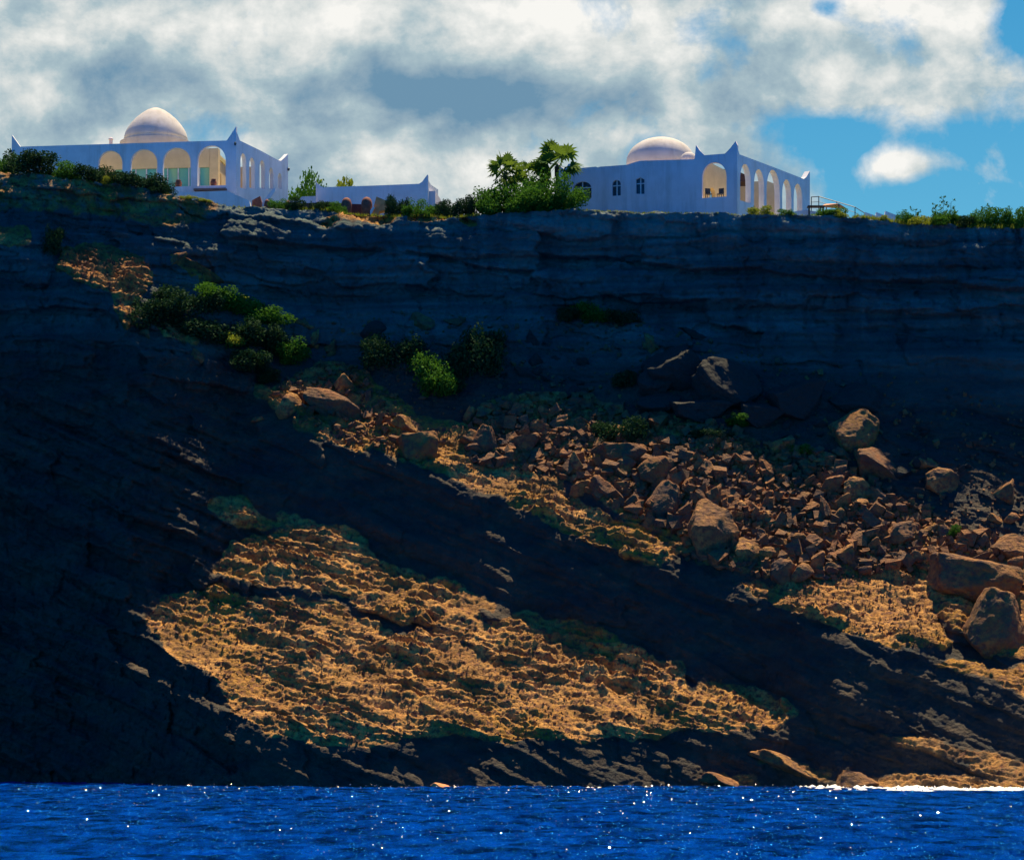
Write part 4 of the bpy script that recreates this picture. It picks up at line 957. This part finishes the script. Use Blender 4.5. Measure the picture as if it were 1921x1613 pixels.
# ------------------------------------------------------------------ the house on the right
def house_right():
    Yc_ = 232.0; C_ = P(1383, 288, Yc_); A_ = P(1042.5, 317, Yc_ * 1087 / 1062); B_ = P(1519.5, 337, Yc_ * 1087 / 1040)
    root = empty('arcade_house', (C_.x - 6, C_.y + 4, 48.5), 'pale house with a round dome, small windows and an open arcade above the right cliff', 'house')
    Wa = Wall(A_, C_); Wb = Wall(C_, B_); zb = 47.0
    t1 = [Wa.uz(*p) for p in [(1042.5,303),(1050,311),(1058,317.5),(1062,315),(1066,308),(1070,307),(1074,311),(1076,316.5),(1118,313),(1121,314.5),(1126,313),(1175,309.5),(1200,302),(1303,299),(1305.5,272),(1313,283),(1322,291.5),(1360,288.5),(1370,278),(1380,265),(1383,272)]]
    win = [arch_px(Wa, 1092, 35, 341, 374, .75), arch_px(Wa, 1156.5, 16, 338, 368, 1.0), [Wa.uz(*p) for p in [(1193,364),(1209,364),(1209,337),(1201,333),(1193,337)]], arch_px(Wa, 1340, 46, 305, 372, 1.15)]
    mb = MB(); Wa.panel(mb, ([(0, zb)] + t1 + [(Wa.L, zb)])[::-1], win, th=.4); mb.build('front_wall', M_white2, root)
    for (x0, x1, y0, y1, m_) in ((1074, 1110, 340, 375, M_darkglass), (1148, 1165, 337, 369, M_darkglass), (1193, 1209, 333, 365, M_darkglass)):
        p0 = Wa.uz(x0, y1); p1 = Wa.uz(x1, y0); f = MB(); Wa.panel(f, [p0, (p1[0], p0[1]), p1, (p0[0], p1[1])], [], back=.24, th=.05); w_ = f.build('window', m_, root)
        f = MB(); cu = (p0[0] + p1[0]) / 2; f.box(Wa.pt(cu, (p0[1] + p1[1]) / 2, .2), (.09, .07, p1[1] - p0[1]), (Wa.d, Wa.n)); zz = p0[1] + (p1[1] - p0[1]) * .66
        f.box(Wa.pt(cu, zz, .203), (p1[0] - p0[0], .06, .08), (Wa.d, Wa.n)); f.build('window_frame', M_frame, w_)
    t2 = [Wb.uz(*p) for p in [(1383,272),(1385,282),(1387.5,290),(1450,313.5),(1508,336),(1513,332),(1519.3,321)]]
    ar = [arch_px(Wb, *a_, 1.7) for a_ in ((1398.5,20,308,376),(1424,19,318,398),(1450.5,25,319,410),(1476,17,337,412),(1497,16,345,412))]
    mb = MB(); Wb.panel(mb, ([(0.0, zb)] + t2 + [(Wb.L, zb)])[::-1], ar, th=.55); mb.build('arcade_wall', M_white, root)
    # end pier of the arcade returns inland
    e_ = Wb.pt(Wb.L, 0, 0); W3 = Wall((e_.x - .1, e_.y + .2), (e_.x - 2.6, e_.y + 2.2)); mb = MB()
    # body of the house behind the front wall: roof and side wall with an arched door
    zr = Wa.uz(1250, 301)[1]; ub = Wa.uz(1303, 300)[0]; z1 = Wa.uz(1120, 316)[1]
    mb = MB(); Wa.panel(mb, [(.1, z1 - .5), (Wa.uz(1175, 300)[0], z1 - .5), (Wa.uz(1175, 300)[0], z1 - .25), (.1, z1 - .25)], [], back=.42, th=6); Wa.panel(mb, [(Wa.uz(1175, 300)[0] + .01, zr - .5), (ub, zr - .5), (ub, zr - .25), (Wa.uz(1175, 300)[0] + .01, zr - .25)], [], back=.42, th=8); mb.build('roof', M_white2, root)
    q0 = Wa.pt(ub + .35, 0, .42); q1 = Wa.pt(ub + .35 + 1.2, 0, 9.0); Ws = Wall((q0.x, q0.y), (q1.x, q1.y)); zt = Wa.uz(1340, 292)[1]
    mb = MB(); hole = [(2.2, 49.6), (3.6, 49.6)] + [(2.9 + .7 * math.cos(math.pi * i / 10), 51.6 + .7 * math.sin(math.pi * i / 10)) for i in range(11)]
    Ws.panel(mb, [(0, zb), (Ws.L, zb), (Ws.L, zt), (0, zt)], [hole], th=.4); mb.build('inner_wall', M_cream, root)
    mb = MB(); pts = [Wa.pt(ub - .1, 0, .45), Wa.pt(Wa.L - .5, 0, .45), Wb.pt(Wb.L * .98, 0, .6), Wa.pt(ub, 0, 9)]
    zf = Wa.uz(1340, 370)[1]; vs = [p + Vector((0, 0, 47.2)) for p in pts] + [p + Vector((0, 0, zf - 1.2)) for p in pts]
    mb.add(vs, [(3,2,1,0),(4,5,6,7),(0,1,5,4),(1,2,6,5),(2,3,7,6),(3,0,4,7)]); mb.build('floor', M_tile, root)
    # back wing seen through the arches, with its sloping dark roof
    def back(nm, pts, Y, th, m_):
        W_ = Wall((pxu(pts[0][0]) * Y - 5, Y), (pxu(pts[0][0]) * Y + 5, Y)); mb = MB(); W_.panel(mb, [W_.uz(*p) for p in pts], th=th); return mb.build(nm, m_, root)
    back('rear_wall', [(1352,412),(1352,343),(1405,341),(1440,340),(1466,350),(1466,412)], 246.0, .5, M_cream)
    back('awning', [(1350,342),(1348,316),(1385,322),(1408,332),(1408,341)], 243.0, 2.0, M_wood)
    # dome
    Yd = 240.0; s_ = Yd / 5000; c = P(1239, 303, Yd); r = 64 * s_; h = (303 - 258) * s_
    n = 10; prof = [(math.cos(math.pi / 2 * i / n) * r, (math.sin(math.pi / 2 * i / n)) * h) for i in range(n)] + [(.02, h * 1.01)]
    mb = MB(); mb.lathe((c.x, c.y, c.z - .05), [(r, -1.0)] + prof, 48); mb.build('dome', M_dome, root, True)
    mb = MB(); q = P(1292, 290, 236); mb.lathe((q.x, q.y, q.z - .8), [(.75, 0), (.75, .45), (.6, .75), (.3, .95), (.02, 1.0)], 20); mb.build('small_dome', M_dome, root, True)
    return Wa, Wb
Wa, Wb = house_right()
def chair(px, py, label, Wq, back, rz):
    uu, zz = Wq.uz(px, py); b_ = Wq.pt(uu, zz, back); e = empty('chair', b_, label, 'chair', None, rz)
    def bx(nm, c, s_): mb = MB(); mb.box(Vector(c) + Vector(b_), s_); mb.build(nm, M_metal, e)
    bx('seat', (0, 0, .45), (.48, .46, .05)); bx('backrest', (0, .22, .75), (.48, .05, .5))
    for sx in (-1, 1):
        for sy in (-1, 1): bx('leg', (sx * .21, sy * .2, .21), (.05, .05, .42))
chair(1325, 371, 'dark chair inside the front arch of the right house, left of two', Wa, .8, .3)
chair(1347, 371, 'dark chair inside the front arch of the right house, right of two', Wa, .8, -.5)

# things on the right of the arcade
def fence():
    pts = [(1522, 370), (1536, 369), (1604, 389), (1622, 400)]; Ys = [234, 233, 231.5, 230]
    root = empty('railing', P(1560, 400, 232), 'thin metal railing running downhill right of the arcade', 'railing')
    tops = [P(px, py, Y) for (px, py), Y in zip(pts, Ys)]
    mb = MB()
    for a_, b_ in zip(tops[:-1], tops[1:]):
        mb.tube(a_, b_, .035); mb.tube(a_ - Vector((0, 0, .45)), b_ - Vector((0, 0, .45)), .02)
    mb.build('rail', M_metal, root)
    for t_ in tops + [tops[1].lerp(tops[2], .5)]:
        mb = MB(); mb.tube(t_ - Vector((0, 0, 1.6)), t_ + Vector((0, 0, .02)), .04); mb.build('post', M_metal, root)
fence()
def pergola():
    Y0_ = 229.0; Z1 = P(0, 383, Y0_).z; s_ = Y0_ / 5000
    x0, x1 = pxu(1541) * Y0_, pxu(1588) * Y0_; root = empty('canopy', ((x0 + x1) / 2, Y0_ + 1, Z1 - 2), 'small orange canvas canopy on dark posts at the cliff edge', 'canopy')
    A_ = Vector((x0, Y0_ + .6, Z1 - .12)); B_ = Vector((x0 + 1.5, Y0_, Z1 - .02)); C_ = Vector((x1, Y0_ + .4, Z1 - .32)); D_ = Vector((x0 + .7, Y0_ + 2.4, Z1 + .42)); E_ = Vector((x1 - .5, Y0_ + 2.4, Z1 + .1))
    mb = MB(); t_ = Vector((0, 0, .07)); P5 = [A_, B_, C_, E_, D_]; mb.add([p for p in P5] + [p + t_ for p in P5], [(4,3,2,1,0), (5,6,7,8,9)] + [(i, (i + 1) % 5, 5 + (i + 1) % 5, 5 + i) for i in range(5)]); mb.build('canvas', M_canvas, root)
    for p in P5: mb = MB(); mb.tube(p - Vector((0, 0, 2.2)), p - Vector((0, 0, .01)), .05); mb.build('post', M_metal, root)
pergola()
def table():
    g = P(1531, 388, 229.5); root = empty('terrace_table', (g.x, g.y, g.z - .8), 'low dark terrace table beside the end of the arcade', 'table')
    mb = MB(); mb.box(g, (1.5, .9, .06)); mb.build('tabletop', M_wood, root)
    for sx in (-1, 1):
        for sy in (-1, 1): mb = MB(); mb.tube(g + Vector((sx * .6, sy * .35, -1.1)), g + Vector((sx * .6, sy * .35, -.03)), .04); mb.build('leg', M_metal, root)
table()
slab_px('terrace_wall', [(1490,412),(1490,397),(1512,394),(1548,400),(1548,412)], 230.5, 1.0, M_white2, 'low pinkish terrace wall at the foot of the last arcade pier', 'wall')
slab_px('stepped_wall', [(1623,425),(1623,398),(1643,405),(1644,398),(1660,404),(1661,396),(1684,404.5),(1684,428)], 228.6, .5, M_white, 'white wall with a saw-tooth top right of the railing', 'wall')

# ------------------------------------------------------------------ foam along the waterline
def foam():
    rg = np.random.default_rng(12); vs = []; fs = []; k = 0
    spans = [(1560, 1960, 420, 2.6, .9), (1480, 1600, 110, 1.8, .6), (1010, 1480, 150, .9, .4), (840, 900, 90, .6, .5), (10, 120, 70, .7, .35), (200, 330, 60, .6, .3), (330, 840, 35, .9, .25), (-200, 10, 60, .5, .3), (1960, 2300, 300, 1, .6)]
    for x0, x1, n, wd, sz in spans:
        for _ in range(n):
            px = rg.uniform(x0, x1)
            ys = 1484
            for py in range(1486, 1440, -2):
                Yt, p = terr_Y(px, py)
                if p[2] > 0.02: break
            lift = 0.0
            if px > 1e9:
                Yt, p = terr_Y(px, rg.uniform(1478 - 22 * min(1, (px - 1500) / 300), 1480)); lift = max(0, p[2]); Yq = Yt - .12
            else: Yq = Yt - abs(rg.normal(0, wd * (.5 if px < 1480 else 1.1))); X_ = pxu(px) * Yq
            m_ = 7; a0 = rg.uniform(0, 6.28); r_ = sz * rg.uniform(.1, .7) ** 1.5 * (.3 if lift > .05 else 1); zt = lift + (.03 + .14 * rg.random() ** 5) * (1.6 if px > 1480 and lift < .05 else .6) + .02
            ring = [(X_ + math.cos(a0 + 6.283 * i / m_) * r_ * rg.uniform(.6, 1.2) * 2.2, Yq + math.sin(a0 + 6.283 * i / m_) * r_ * rg.uniform(.6, 1.2), zt - .18) for i in range(m_)]
            vs += ring + [(X_, Yq, zt + .06)]; fs += [(k + i, k + (i + 1) % m_, k + m_) for i in range(m_)]; k += m_ + 1
    me = mesh_from('foam', vs, fs); o = link('foam', me, M_foam, smooth_=True); tag(o, 'white sea foam breaking along the waterline', 'foam', None, 'stuff')
foam()

def glint_facets():
    """tiny mirror facets added over the sea, leaning so that some flash the sun"""
    m, T, b = mat('glint_mirror'); b.inputs['Base Color'].default_value = (0.0, 0.05, 0.2, 1); b.inputs['Roughness'].default_value = 0.12; b.inputs['IOR'].default_value = 1.9
    rg = np.random.default_rng(44); vs = []; fs = []; k = 0
    nx, ny, nz = 0.12, -0.57, 0.81  # facets lean halfway between camera and sun to make glints
    for i in range(2000):
        Yq = 190 - 108 * rg.random() ** .7 if i % 3 else rg.uniform(170, 197); px = 1960 * rg.random() ** .8 - 20; X_ = pxu(px) * Yq
        n = Vector((nx + rg.normal(0, .11), ny + rg.normal(0, .11), nz)).normalized(); a_ = n.orthogonal().normalized(); b_ = n.cross(a_); s_ = (.012 + .028 * rg.random() ** 6) * Yq / 130; c = Vector((X_, Yq, .26 + rg.normal(0, .03)))
        q = [c + a_ * s_, c + b_ * s_, c - a_ * s_, c - b_ * s_]; d = c - n * s_ * 2.5
        vs += q + [d]; fs += [(k, k + 1, k + 2, k + 3), (k + 1, k, k + 4), (k + 2, k + 1, k + 4), (k + 3, k + 2, k + 4), (k, k + 3, k + 4)]; k += 5
    o = link('glint_facets', mesh_from('glint_facets', vs, fs), m); tag(o, 'tiny mirror facets added over the blue sea for sun glints', 'glint_facets', None, 'stuff')
glint_facets()
